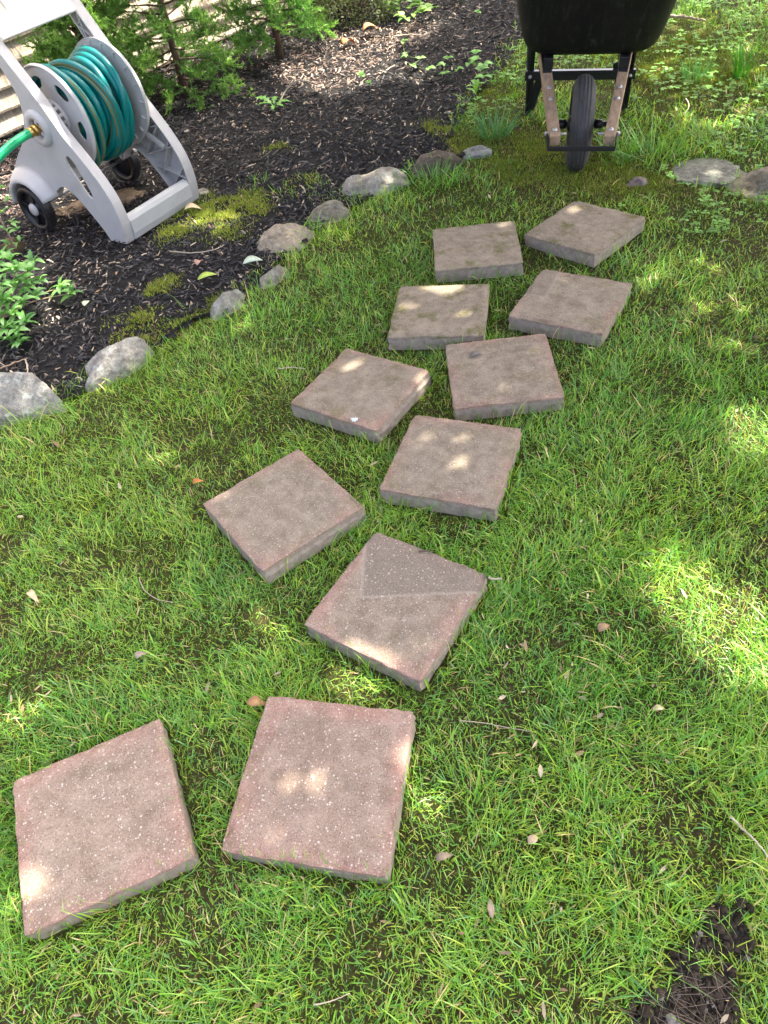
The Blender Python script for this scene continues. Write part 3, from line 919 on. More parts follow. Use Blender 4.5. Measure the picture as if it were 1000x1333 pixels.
# wheels
def reel_wheel(A, sgn):
    R_ = .1
    w = MB(); w.lathe([(.074, -.022), (.088, -.024), (.096, -.020), (R_, -.012), (R_, .012), (.096, .020), (.088, .024), (.074, .022)], 48, 'x', closed=True)
    o = w.build('wheel', M['black_plastic'], reel); o.location = (A, *WC)
    o.rotation_euler = (.35, 0, 0)
    t = MB()
    for k in range(40):
        a_ = 2 * math.pi * k / 40
        for s in (-1, 1):
            t.bar((s * .004, R_ * math.cos(a_), R_ * math.sin(a_)), (s * .018, (R_ - .001) * math.cos(a_ + .06 * s), (R_ - .001) * math.sin(a_ + .06 * s)), .005, .004, up=(0, math.cos(a_), math.sin(a_)))
    t.build('tread', M['black_plastic'], o)
    d = MB(); d.lathe([(.0, -.004), (.075, -.004), (.075, .004), (0, .004)], 40, 'x')
    d.lathe([(.012, -.016), (.028, -.014), (.034, -.004)], 28, 'x')
    for k in range(4):
        a_ = math.pi / 2 * k
        d.bar((-.006, .03 * math.cos(a_), .03 * math.sin(a_)), (-.009, .074 * math.cos(a_), .074 * math.sin(a_)), .014, .014, up=(1, 0, 0))
    d.build('rim', M['black_plastic'], o)
    c = MB(); c.lathe([(.0, -.024), (.022, -.024), (.026, -.020), (.027, -.010), (.027, .0)], 28, 'x')
    c.build('wheel_cap', M['grey_plastic'], o)
    if sgn < 0: o.rotation_euler = (.6, 0, math.pi)
reel_wheel(-.034, 1); reel_wheel(W_R + .034, -1)
mb = MB(); mb.tube([(-.03, *WC), (W_R + .03, *WC)], .007, 10); mb.build('axle', M['steel'], reel)
mb = MB(); mb.plate([(.40, .17), (.46, .16), (.47, .20), (.42, .215)], [], .0425, W_R - .047); mb.build('rear_crossbar', M['grey_plastic'], reel, bevel=.003)

# the wound hose
def hose_mat():
    mt, nt, b, out = newmat('teal_hose')
    at = N(nt, 'ShaderNodeAttribute', attribute_name='Col')
    nt.links.new(at.outputs['Color'], b.inputs['Base Color'])
    b.inputs['Roughness'].default_value = .30
    b.inputs['Specular IOR Level'].default_value = .5
    return mt
M['hose'] = hose_mat()
def striped_tube(pts, r, base, stripe, n=14, twist=.0, dark=None):
    pts = np.array(pts); m_ = len(pts)
    T = np.gradient(pts, axis=0); T /= np.linalg.norm(T, axis=1, keepdims=True)
    x = np.cross(T[0], [0, 0, 1.]); x /= np.linalg.norm(x)
    V = np.zeros((m_, n, 3)); C = np.zeros((m_, n, 3))
    for i in range(m_):
        x = x - T[i] * (x @ T[i]); x /= np.linalg.norm(x); y = np.cross(T[i], x)
        for k in range(n):
            a_ = 2 * math.pi * k / n
            V[i, k] = pts[i] + r * (x * math.cos(a_) + y * math.sin(a_))
            ph = (a_ + twist * i) % (2 * math.pi)
            s = 1 if ph < .42 else 0
            C[i, k] = stripe if s else base
    idx = np.arange(m_ * n).reshape(m_, n)
    a_ = idx[:-1]; b_ = np.roll(idx, -1, 1)[:-1]; c_ = np.roll(idx, -1, 1)[1:]; d_ = idx[1:]
    F = np.stack([a_, b_, c_, d_], -1).reshape(-1, 4)
    return V.reshape(-1, 3), F, C.reshape(-1, 3)
def wound():
    pts = []; cy, cz = HUB[0] + .004, HUB[1]
    xmin, xmax = FL_A + .023, FR_A - .023
    rr = np.random.default_rng(4)
    turns = 25; per = 52
    for i in range(turns * per):
        t = i / per; th = -2 * math.pi * t
        if t < 9: r = .101; x = xmin + (xmax - xmin) * t / 9
        elif t < 17: r = .133; x = xmax - (xmax - xmin) * (t - 9) / 8
        else: r = .163; x = xmin + .004 + (xmax - xmin - .008) * (t - 17) / 8
        w = (.030 if t < 23 else .012) if t > 17 else .014 if t > 9 else .004
        x += w * math.sin(th * .5 + 2.1 * math.floor(t * .5)) + .7 * w * math.sin(th + 1.7 * math.floor(t / 3))
        x = min(max(x, xmin), xmax)
        r += .007 * math.sin(t * 3.1) * (t > 9) + .005 * math.sin(th * 2 + t)
        dn = max(0, -math.sin(th))
        sag = (.0 if t < 9 else .018 if t < 17 else .040) * dn ** 1.5 * (1 + .3 * math.sin(t * 2.3))
        pts.append((x, cy + r * math.cos(th), cz + r * math.sin(th) - sag))
    P = np.array(pts)
    for _ in range(3): P[1:-1] = (P[:-2] + 2 * P[1:-1] + P[2:]) / 4
    return P
V, F, C = striped_tube(wound(), .0146, (.0, .17, .165), (.21, .155, .025), 14, .012)
V = V @ np.array(Matrix.Rotation(reel_rz, 3, 'Z')).T + np.array([fL[0], fL[1], 0])
ho = link('garden_hose', mesh_np('garden_hose', V, F, C), M['hose'])
tag(ho, 'teal garden hose with a mustard stripe wound on the reel', 'hose')
# the supply hose with its brass coupling
def W3(A, B, Z): return fL + ra * A + rb * B + np.array([0, 0, Z - .02])
hub3 = W3(-.0, HUB[0], HUB[1])
sup = empty('supply_hose', (hub3[0], hub3[1], 0))
tag(sup, 'short bright green hose plugged into the side of the reel', 'hose')
off = np.array([hub3[0], hub3[1], 0])
ctrl = [W3(-.045, .258, .455), W3(-.09, .26, .452), W3(-.16, .262, .44), W3(-.25, .265, .41), W3(-.36, .27, .34), W3(-.47, .28, .22), W3(-.56, .30, .10), W3(-.70, .36, .042), W3(-1.0, .5, .042)]
pp = np.array(catmull(ctrl, 10, False)) - off
V, F, C = striped_tube(pp, .0165, (.01, .40, .16), (.01, .34, .13), 14)
link('hose_tube', mesh_np('hose_tube', V, F, C), M['hose'], sup)
mb = MB(); A_ = [W3(a_, .258, .455) - off for a_ in (.02, -.008, -.012, -.026, -.030, -.05, -.052)]
mb.tube(A_[:2], .014, 14); mb.tube([A_[1], A_[2], A_[3], A_[4]], [.018, .022, .022, .018], 8); mb.tube(A_[4:6], .019, 16)
mb.build('brass_coupling', M['brass'], sup)

# ================================================================== WHEELBARROW
wbr = empty('wheelbarrow', (1.051, 3.053, 0), rad(-17.5))
wbr.rotation_euler = (0, rad(3.3), rad(-17.5))
tag(wbr, 'black plastic wheelbarrow with wooden handles seen from its front wheel', 'wheelbarrow')
def wood_mat():
    mt, nt, b, out = newmat('weathered_wood')
    v = objvec(nt)
    mp = N(nt, 'ShaderNodeMapping'); nt.links.new(v, mp.inputs[0]); mp.inputs['Scale'].default_value = (90, 8, 90)
    n1 = noise(nt, mp.outputs[0], 1.0, 5, .65); n0 = noise(nt, v, 14, 6, .7)
    c = mixc(nt, ramp(nt, n1, .3, .7), (.27, .175, .105), (.46, .335, .215))
    c = mixc(nt, ramp(nt, n0, .55, .75), c, (.17, .14, .115))
    nt.links.new(c, b.inputs['Base Color']); b.inputs['Roughness'].default_value = .8
    bump(nt, b, n1, .5, .002)
    return mt
M['wood'] = wood_mat()
def tray():
    SX = 1.05
    secs = [(.385, .235, .17, .62), (.375, .245, .155, .66), (.39, .262, .135, .70), (.43, .275, .10, .76), (.52, .295, .045, .86), (.62, .318, -.012, .97), (.70, .335, -.055, 1.05), (.712, .352, -.075, 1.07), (.705, .366, -.09, 1.085), (.690, .368, -.092, 1.087)]
    V = []; F = []; n = 64
    def ring(z, hw, y0, y1, rc):
        out = []
        cy = (y0 + y1) / 2; hy = (y1 - y0) / 2
        for k in range(n):
            t = 2 * math.pi * k / n
            e = 2 / 5.2
            x = hw * math.copysign(abs(math.cos(t)) ** e, math.cos(t))
            y = hy * math.copysign(abs(math.sin(t)) ** e, math.sin(t))
            zz = z + .05 * (y + hy) / (2 * hy) * (1 if z < .5 else .6)
            out.append((x * SX * (1 + .06 * (y / hy)) + .012, cy + y, zz))
        return out
    for s in secs: V += ring(*s, .06)
    inner = [(z + .004, hw - .005, y0 + .005, y1 - .005) for z, hw, y0, y1 in secs[:8]][::-1]
    k0 = len(secs)
    allr = k0 + len(inner)
    for s in inner: V += ring(*s, .06)
    for r in range(allr - 1):
        if r == k0 - 1:
            continue
        for k in range(n):
            k2 = (k + 1) % n
            F.append((r * n + k, r * n + k2, (r + 1) * n + k2, (r + 1) * n + k))
    # join lip top to inner
    for k in range(n):
        k2 = (k + 1) % n
    F.append(tuple(range(n))[::-1]); F.append(tuple(range((allr - 1) * n, allr * n)))
    mb = MB(); mb.add(V, F, True)
    o = mb.build('tray', M['tray'], wbr, fixn=False)
    return o
def tray_mat():
    mt, nt, b, out = newmat('black_tray')
    v = objvec(nt)
    mp = N(nt, 'ShaderNodeMapping'); nt.links.new(v, mp.inputs[0]); mp.inputs['Scale'].default_value = (55, 25, 5)
    n1 = noise(nt, mp.outputs[0], 1.0, 6, .7); n0 = noise(nt, v, 10, 5)
    c = mixc(nt, mathn(nt, 'MULTIPLY', ramp(nt, n1, .5, .8), ramp(nt, n0, .35, .65)), (.007, .0075, .007), (.085, .08, .066))
    vo = N(nt, 'ShaderNodeTexVoronoi'); nt.links.new(v, vo.inputs['Vector']); vo.inputs['Scale'].default_value = 90
    c = mixc(nt, mathn(nt, 'MULTIPLY', ramp(nt, vo.outputs['Distance'], .08, .16, (1, 1, 1), (0, 0, 0)), .25), c, (.16, .15, .13))
    nt.links.new(c, b.inputs['Base Color'])
    b.inputs['Specular IOR Level'].default_value = .35
    r = mathn(nt, 'MULTIPLY_ADD', n1, .25); r.node.inputs[2].default_value = .42
    nt.links.new(r, b.inputs['Roughness'])
    bump(nt, b, noise(nt, v, 350, 4), .15, .001)
    return mt
M['tray'] = tray_mat()
tray()
# wheel
Rw = .173
w = MB(); prof = []
for k in range(21):
    t = -1.2 * math.pi / 2 + 2.4 * math.pi / 2 * k / 20
    prof.append((Rw - .055 + .055 * max(math.cos(t), -.2) ** 1 if math.cos(t) > 0 else Rw - .055 - .012, .046 * math.sin(t) * (1 if abs(t) < 1.5 else .95)))
w.lathe(prof, 72, 'x', closed=True)
wh = empty('wheel', (0, 0, Rw)); wh.parent = wbr
ty = w.build('tyre', M['rubber'], wh)
for k in range(5):
    x = (k - 2) * .0115
    rr = Rw - .055 + .055 * math.cos(math.asin(max(-1, min(1, x / .046))))
    t = MB(); t.lathe([(rr - .002, x - .0042), (rr + .0018, x - .003), (rr + .0018, x + .003), (rr - .002, x + .0042)], 72, 'x')
    t.build('tread_rib', M['rubber'], ty)
d = MB(); d.lathe([(.02, -.05), (.03, -.045), (.034, -.02), (.075, -.016), (.09, -.03), (.108, -.034), (.111, -.026), (.111, .026), (.108, .034), (.09, .03), (.075, .016), (.034, .02), (.03, .045), (.02, .05)], 48, 'x')
d.build('rim', M['black_paint'], wh)
mb = MB(); mb.tube([(-.135, 0, Rw), (.135, 0, Rw)], .0105, 14); mb.tube([(-.085, 0, Rw), (-.056, 0, Rw)], .017, 14); mb.tube([(.056, 0, Rw), (.085, 0, Rw)], .017, 14)
mb.build('axle', M['black_paint'], wbr)
def hnd(s, y):       # centre line of a handle at distance y behind the axle
    z = .205 + (y + .24) * .252
    x = .100 + (y + .24) * .126
    return (s * x, y, z)
for s in (-1, 1):
    mb = MB(); mb.bar(hnd(s, -.245), hnd(s, 1.02), .04, .04)
    hd = mb.build('handle', M['wood'], wbr, bevel=.003)
    gp = MB(); gp.tube([hnd(s, 1.0), hnd(s, 1.02), hnd(s, 1.16), hnd(s, 1.18)], [.019, .021, .021, .018], 14); gp.build('grip', M['rubber'], hd)
    # black riser under the tray
    p0 = hnd(s, .13); p1 = hnd(s, .66)
    mb = MB(); mb.bar((p0[0], p0[1], p0[2] + .024), (p1[0], p1[1], p1[2] + .014), .036, .012); mb.bar((p0[0], p0[1] + .005, p0[2] + .05), (p0[0] * 1.0, p0[1] + .12, p0[2] + .065), .038, .045)
    mb.build('riser', M['black_paint'], wbr, bevel=.002)
    # axle bracket and bolts
    mb = MB(); q = hnd(s, 0)
    mb.box((s * .116, 0, Rw + .026), (.006, .05, .085)); mb.build('axle_bracket', M['black_paint'], wbr, bevel=.002)
    for yy in (-.035, .035, -.215):
        q = hnd(s, yy)
        mb = MB(); mb.lathe([(.0, .0085), (.006, .0075), (.0095, .004), (.0105, .0)], 16, 'z', at=(q[0], q[1], q[2] + .0205)); mb.build('bolt', M['steel'], wbr)
    q = hnd(s, -.205)
    mb = MB(); mb.lathe([(.0, s * .016), (.008, s * .015), (.009, .0)], 6, 'x', at=(q[0] + s * .02, q[1], q[2])); mb.build('bolt', M['steel'], wbr)
    mb = MB(); mb.lathe([(.0, -s * .026), (.005, -s * .025), (.0055, .0)], 10, 'x', at=(q[0] - s * .02, q[1], q[2])); mb.build('bolt_end', M['steel'], wbr)
    # legs
    zb = .008 - s * -.010 * 0 + (-.010 if s < 0 else .010)
    f0 = (s * .232, .605, zb); f1 = (s * .232, .69, zb)
    t0 = hnd(s, .56); t1 = hnd(s, .84)
    mb = MB()
    mb.bar((t0[0] + s * .024, t0[1], t0[2] + .02), f0, .005, .034, up=(0, 1, 0)); mb.bar((t0[0] + s * .02, t0[1] + .014, t0[2] + .02), (f0[0] - s * .012, f0[1] + .014, f0[2]), .03, .005, up=(0, 1, 0))
    mb.bar((t1[0] + s * .022, t1[1], t1[2] + .02), f1, .005, .034, up=(0, 1, 0)); mb.bar((t1[0] + s * .01, t1[1], t1[2] + .02), (f1[0] - s * .018, f1[1] - .012, f1[2]), .034, .006, up=(0, 1, 0))
    mb.bar((s * .222, .58, zb - .002), (s * .222, .72, zb - .002), .03, .010)
    mb.bar((s * .158, .602, .21), (s * .212, .622, zb + .01), .038, .005, up=(0, 1, 0))
    mb.build('leg', M['black_paint'], wbr, bevel=.0015)
    mb = MB(); mb.lathe([(.0, -.010), (.006, -.009), (.009, .0)], 8, 'y', at=(s * .222, .575, .163)); mb.build('bolt', M['steel'], wbr)
mb = MB(); mb.bar((-.245, .583, .163), (.245, .583, .163), .005, .036); mb.bar((-.245, .595, .182), (.245, .595, .182), .026, .004)
br = mb.build('leg_brace', M['black_paint'], wbr, bevel=.0015)
q = hnd(1, -.25)
mb = MB(); mb.bar((-.124, -.268, q[2] - .018), (.124, -.268, q[2] - .018), .006, .018); mb.bar((-.124, -.256, q[2] - .025), (.124, -.256, q[2] - .025), .026, .005)
for s in (-1, 1): mb.bar((s * .1235, -.268, q[2] - .008), (s * .1345, -.18, q[2] + .004), .005, .034)
mb.build('nose_guard', M['black_paint'], wbr, bevel=.0015)

# ================================================================== PLANTS
def col_var(c, v=.2):
    k = random.uniform(1 - v, 1 + v)
    return (c[0] * k * random.uniform(.9, 1.1), c[1] * k, c[2] * k * random.uniform(.8, 1.2))
def leaf_mesh(L, W, fold=.25, curl=.3, col=(.06, .14, .03), n=6, lobes=0, name='leaf', tipw=.0, shape=.5):
    V = []; F = []; C = []
    for i in range(n + 1):
        t = i / n
        w = W / 2 * (math.sin(math.pi * min(1, t ** (math.log(.5) / math.log(shape)))) ** .8 if 0 < t < 1 else .06)
        if lobes and 0 < t < 1: w *= (1.25 if i % 2 else .45)
        x = L * t; z = -curl * L * t * t + .12 * L * math.sin(math.pi * t)
        for s in (-1, 0, 1):
            V.append((x - (abs(s) * L * .03 if not lobes else 0), s * w, z + abs(s) * w * fold))
            k = 1.18 if s == 0 else 1.0
            C.append([c * k for c in col])
    for i in range(n):
        a_ = i * 3
        F += [(a_, a_ + 3, a_ + 4, a_ + 1), (a_ + 1, a_ + 4, a_ + 5, a_ + 2)]
    return mesh_np(name, V, F, np.array(C))
def place_leaf(me, mat, parent, loc, az, pitch, roll=0, s=1.0, name='leaf'):
    o = link(name, me, mat, parent)
    pl_ = parent.location
    o.location = (loc[0] - pl_[0], loc[1] - pl_[1], loc[2] - pl_[2])
    o.rotation_euler = (roll, -pitch, az)
    o.scale = (s, s, s)
    return o
def stem_tube(parent, pts, r0, r1, mat, name='stem'):
    pl_ = np.array(parent.location)
    P = np.array(catmull([tuple(p) for p in pts], 5, False)) - pl_
    mb = MB(); mb.tube(P, list(np.linspace(r0, r1, len(P))), 6)
    return mb.build(name, mat, parent)

# ---- evergreen shrubs
def conifer(u, v, H, Rr, label, seed, nb=70, lowest=.08, droop=0.0, dens=1.0, cols=((.13, .29, .07), (.30, .50, .12)), bare=.35):
    r = np.random.default_rng(seed)
    p = g(u, v); base = np.array([p[0], p[1], hz1(p[0], p[1]) + BEDLIFT])
    root = empty('evergreen_shrub', tuple(base))
    tag(root, label, 'shrub', 'soft-needled evergreen shrubs along the house wall')
    st = MB(); st.tube([(0, 0, -.03), (.01, 0, H * .3), (-.01, .01, H * .65), (0, 0, H)], [.024, .019, .012, .004], 8)
    stem = st.build('trunk', M['bark'], root)
    br = MB()
    tp = []; td = []; tl = []; tc = []
    for k in range(nb):
        f = lowest + (1 - lowest) * (k + r.random()) / nb
        az = k * 2.399 + r.normal(0, .3)
        ln = Rr * (1.05 - f) ** .55 * r.uniform(.65, 1.1)
        el = .25 + .5 * f - droop * (1 - f) + r.normal(0, .12)
        s = np.array([0, 0, f * H])
        pts = [s]
        d = np.array([math.cos(az) * math.cos(el), math.sin(az) * math.cos(el), math.sin(el)])
        for q in range(1, 6):
            dd = d + np.array([0, 0, -.28 * q / 5]) + r.normal(0, .12, 3)
            pts.append(pts[-1] + dd * ln / 5)
        pts = np.array(pts)
        br.tube(pts, list(np.linspace(.006, .0015, 6)), 5, False)
        m_ = int(26 * dens)
        for j in range(m_):
            t = bare + (1 - bare) * r.random() ** .8
            i0 = min(int(t * 5), 4); w = t * 5 - i0
            pos = pts[i0] * (1 - w) + pts[i0 + 1] * w
            tdv = d * .7 + r.normal(0, .55, 3) + np.array([0, 0, .25]); tdv /= np.linalg.norm(tdv)
            tp.append(pos); td.append(tdv); tl.append(r.uniform(.05, .11) * (1.2 - .4 * t))
            tip = smooth(.55, 1.0, t) * r.uniform(.2, 1.0)
            tc.append(np.array(cols[0]) * (1 - tip) + np.array(cols[1]) * tip)
    br.build('branches', M['bark'], root)
    tp = np.array(tp); td = np.array(td); tl = np.array(tl); tc = np.array(tc)
    K = 44
    n = len(tp)
    fr = r.random((n, K)); P0 = tp[:, None] + td[:, None] * (tl[:, None] * fr)[..., None]
    nd = td[:, None] * .75 + r.normal(0, .55, (n, K, 3)); nd /= np.linalg.norm(nd, axis=-1, keepdims=True)
    L = r.uniform(.012, .026, (n, K, 1))
    sd = np.cross(nd, r.normal(size=(n, K, 3))); sd /= np.linalg.norm(sd, axis=-1, keepdims=True)
    wd_ = .0026
    V = np.stack([P0 + sd * wd_, P0 + nd * L, P0 - sd * wd_], 2).reshape(-1, 3)
    F = (np.arange(n * K) * 3)[:, None] + np.arange(3)[None]
    C = np.repeat((tc[:, None] * r.uniform(.75, 1.3, (n, K, 1))).reshape(-1, 3), 3, 0)
    tag(link('foliage', mesh_np('foliage', V, F, C, False), M['needle'], root), kind='stuff')
    return root
conifer(146, 168, 1.3, .36, 'evergreen shrub behind the reel handle, leftmost of the three', 3, 150, dens=.9, bare=.2, cols=((.17, .33, .07), (.36, .56, .13)))
conifer(245, 132, 1.4, .40, 'broad evergreen shrub right of the reel with drooping lower sprays', 5, 110, lowest=.02, droop=.3, bare=.38, dens=.85, cols=((.15, .31, .07), (.33, .52, .12)))
conifer(366, 80, 1.5, .36, 'evergreen shrub with a bare brown stem, rightmost of the three', 9, 115, lowest=.05, droop=.15, bare=.25, dens=.9)

# ---- small-leaved pale shrub in the sun
def small_shrub(u, v, Rr, H, label, seed, n=5200, cols=((.10, .15, .05), (.30, .34, .20))):
    r = np.random.default_rng(seed)
    p = g(u, v); base = (p[0], p[1], hz1(p[0], p[1]) + BEDLIFT)
    root = empty('low_shrub', base); tag(root, label, 'shrub')
    mb = MB()
    for k in range(26):
        a_ = k * 2.4; e = r.uniform(.35, 1.3)
        d = np.array([math.cos(a_) * math.cos(e), math.sin(a_) * math.cos(e), math.sin(e)])
        mb.tube([(0, 0, 0), tuple(d * np.array([Rr, Rr, H]) * .5 + r.normal(0, .02, 3)), tuple(d * np.array([Rr, Rr, H]) * .93)], [.006, .004, .002], 5, False)
    mb.build('branches', M['bark'], root)
    d = r.normal(size=(n, 3)); d[:, 2] = np.abs(d[:, 2]); d /= np.linalg.norm(d, axis=1, keepdims=True)
    rr = r.uniform(.55, 1.0, n) ** .6 * (.75 + .5 * vnoise(d[:, 0] * 3 + 5, d[:, 1] * 3 + d[:, 2] * 2, seed))
    P = d * rr[:, None] * np.array([Rr, Rr, H])
    ax = r.normal(size=(n, 3)) * .7 + d; ax /= np.linalg.norm(ax, axis=1, keepdims=True)
    sd = np.cross(ax, r.normal(size=(n, 3))); sd /= np.linalg.norm(sd, axis=1, keepdims=True)
    L = r.uniform(.016, .028, (n, 1)); W = L * .28
    V = np.stack([P, P + ax * L * .45 + sd * W, P + ax * L, P + ax * L * .45 - sd * W], 1).reshape(-1, 3)
    F = (np.arange(n) * 4)[:, None] + np.arange(4)[None]
    t = r.random((n, 1)) ** 1.5
    C = np.repeat(np.array(cols[0]) * (1 - t) + np.array(cols[1]) * t, 4, 0)
    tag(link('foliage', mesh_np('foliage', V, F, C, False), M['leaf'], root), kind='stuff')
small_shrub(462, 24, .30, .36, 'small pale-leaved shrub in the sun at the back of the bed', 51)
small_shrub(415, 8, .28, .5, 'dark green small-leaved shrub beside the rightmost evergreen', 52, 4200, ((.05, .09, .03), (.16, .22, .08)))

# ---- leafy shrub at the left edge
LEAFS = [leaf_mesh(.052, .020, .3, .25, c, 6) for c in ((.13, .32, .08), (.18, .38, .10), (.10, .25, .07), (.22, .44, .12), (.16, .34, .10))]
def azalea():
    b0 = g(-6, 425); base = np.array([b0[0], b0[1], .015])
    root = empty('leafy_shrub', tuple(base)); tag(root, 'low broad-leaved green shrub at the left edge above the large rock', 'shrub')
    cl = [(44, 340, .15), (36, 352, .16), (30, 364, .15), (52, 366, .12), (80, 374, .07), (93, 382, .05), (20, 372, .15), (9, 352, .17), (30, 394, .11), (44, 384, .11), (18, 409, .1), (33, 418, .08),
          (9, 428, .09), (14, 442, .06), (26, 446, .05), (5, 332, .2), (0, 370, .17), (-12, 400, .12), (-20, 440, .08), (-30, 360, .18), (-28, 410, .13), (-45, 390, .15), (-8, 345, .19), (12, 392, .13), (-50, 430, .1), (-15, 378, .2), (22, 352, .19),
          (14, 338, .2), (38, 372, .13), (2, 392, .15), (24, 430, .08), (0, 412, .12), (-60, 360, .2), (-25, 335, .22)]
    for (u, v, z) in cl:
        p = g(u, v, z)
        mid = base * .5 + p * .5 + np.array([random.uniform(-.03, .03), random.uniform(-.03, .03), .015])
        stem_tube(root, [base, mid, p], .0035, .0016, M['wood_twig'])
        a0 = random.uniform(0, 6.28)
        for k in range(random.randint(7, 10)):
            place_leaf(random.choice(LEAFS), M['leaf'], root, p + np.array([0, 0, random.uniform(-.012, .006)]), a0 + k * 2.4, random.uniform(.05, .95), random.uniform(-.4, .4), random.uniform(.7, 1.15))
    # one taller thin stem with sparse leaves
    s0 = g(24, 330, .02)
    tops = [s0, s0 + np.array([.0, .0, .13]), s0 + np.array([-.02, .01, .26]), s0 + np.array([-.075, .02, .40]), s0 + np.array([-.13, .02, .47])]
    stem_tube(root, tops, .003, .0015, M['wood_twig'])
    for (du, dv, z) in ((2, 245, .22), (10, 262, .2), (16, 290, .12), (8, 300, .14), (22, 300, .1), (4, 278, .2), (14, 318, .08), (26, 315, .08)):
        p = g(du, dv, z)
        for k in range(4):
            place_leaf(random.choice(LEAFS), M['leaf'], root, p, random.uniform(0, 6.28), random.uniform(0, .9), random.uniform(-.4, .4), random.uniform(.5, .9))
azalea()

# ---- weeds in the mulch
DL = [leaf_mesh(.10, .034, .15, .45, c, 11, lobes=1, shape=.65) for c in ((.15, .34, .08), (.20, .42, .11))]
def dandelion():
    p = g(357, 140, .02); root = empty('rosette_weed', tuple(p)); tag(root, 'jagged-leaved green weed growing in the mulch beside the white twig', 'weed')
    for a_, s in ((2.5, 1.2), (1.35, 1.0), (.3, 1.0), (3.4, .9), (4.6, .7), (5.5, .75)):
        place_leaf(DL[int(a_ * 3) % 2], M['leaf'], root, p, a_, random.uniform(.35, .8), random.uniform(-.2, .2), s)
dandelion()
TL = [leaf_mesh(.042, .030, .15, .2, c, 6, shape=.42) for c in ((.18, .40, .09), (.23, .48, .12), (.15, .33, .09))]
def leaflets(root, p, az, s=1.0, pitch=.2, kinds=TL):
    for k in (-1, 0, 1):
        place_leaf(random.choice(kinds), M['leaf'], root, p, az + k * 1.25, random.uniform(-.05, .35) + pitch * .3, random.uniform(-.25, .25), s * random.uniform(.85, 1.1))
def vine():
    p0 = g(530, 62, .02); root = empty('creeping_vine', tuple(p0)); tag(root, 'bright green three-leaved vine creeping in a line over the mulch', 'vine')
    pts = [(524, 55), (529, 72), (546, 77), (536, 86), (558, 89), (577, 84), (579, 96), (596, 90), (582, 77)]
    for i, (u, v) in enumerate(pts):
        q = g(u, v, .05)
        b_ = g(u, v + 2, .015)
        stem_tube(root, [b_, (b_ + q) / 2 + np.array([.006, 0, .01]), q], .0014, .001, M['stemgreen'])
        leaflets(root, q, random.uniform(0, 6.28), .95)
    stem_tube(root, [g(u, v, .02) for u, v in pts], .0016, .0014, M['stemgreen'], 'runner')
M['stemgreen'] = simple('green_stem', (.16, .24, .07), .6, .2, 40)
vine()
def seedling(pts, z, label, s=1.0, kinds=TL, name='seedling'):
    p0 = g(pts[0][0], pts[0][1], .015); root = empty(name, tuple(p0)); tag(root, label, 'seedling')
    for (u, v) in pts:
        q = g(u, v, z * random.uniform(.7, 1.1))
        stem_tube(root, [p0, (p0 + q) / 2 + np.array([.004, 0, .012]), q], .0016, .001, M['stemgreen'])
        leaflets(root, q, random.uniform(0, 6.28), s, kinds=kinds)
seedling([(612, 82), (620, 78), (630, 84), (618, 70), (630, 100), (626, 92)], .09, 'three-leaved seedling at the right end of the mulch where the lawn begins', 1.15)
PL = [leaf_mesh(.062, .026, .3, .15, c, 6) for c in ((.20, .44, .08), (.26, .52, .09))]
def upright(u, v, label, n, h, s, kinds):
    p0 = g(u, v, .01); root = empty('seedling', tuple(p0)); tag(root, label, 'seedling')
    stem_tube(root, [p0, p0 + np.array([.005, 0, h * .5]), p0 + np.array([0, .005, h])], .002, .0012, M['stemgreen'])
    for k in range(n):
        place_leaf(random.choice(kinds), M['leaf'], root, p0 + np.array([0, 0, h * (.5 + .5 * (k + 1) / n)]), k * 2.3 + 2.8, random.uniform(.25, .8), 0, s * random.uniform(.8, 1.1))
upright(620, 140, 'seedling with a few smooth oval leaves left of the grass clump', 6, .10, 1.0, PL)
def broadleaf_patch():
    p0 = g(525, 20, .015); root = empty('leafy_weed', tuple(p0)); tag(root, 'bright yellow-green leafy weed at the back edge of the bed', 'weed')
    BL = [leaf_mesh(.07, .05, .12, .2, c, 6, shape=.42) for c in ((.17, .32, .06), (.22, .38, .09), (.12, .26, .06))]
    for (u, v) in ((516, 12), (524, 20), (532, 10), (540, 18), (528, 24), (545, 6), (556, 10), (562, 12), (536, 2), (520, 2), (550, 16), (510, 6)):
        q = g(u, v, random.uniform(.05, .12)); b_ = g(u, v + 3, .01)
        stem_tube(root, [b_, (b_ + q) / 2, q], .0018, .001, M['stemgreen'])
        leaflets(root, q, random.uniform(0, 6.28), random.uniform(.8, 1.1), kinds=BL)
broadleaf_patch()
for (u, v, lb) in ((622, 22, 'tiny pale seedling alone on the mulch left of the wheelbarrow tray'), (472, 105, 'tiny bright seedling at the lower rim of the sunlit mulch'),
                   (482, 115, 'tiny twin-leaved seedling in the middle of the dark mulch'), (602, 4, 'small leafy seedling at the top of the mulch')):
    upright(u, v, lb, 4, .03, .8 if v > 10 else 1.6, TL)

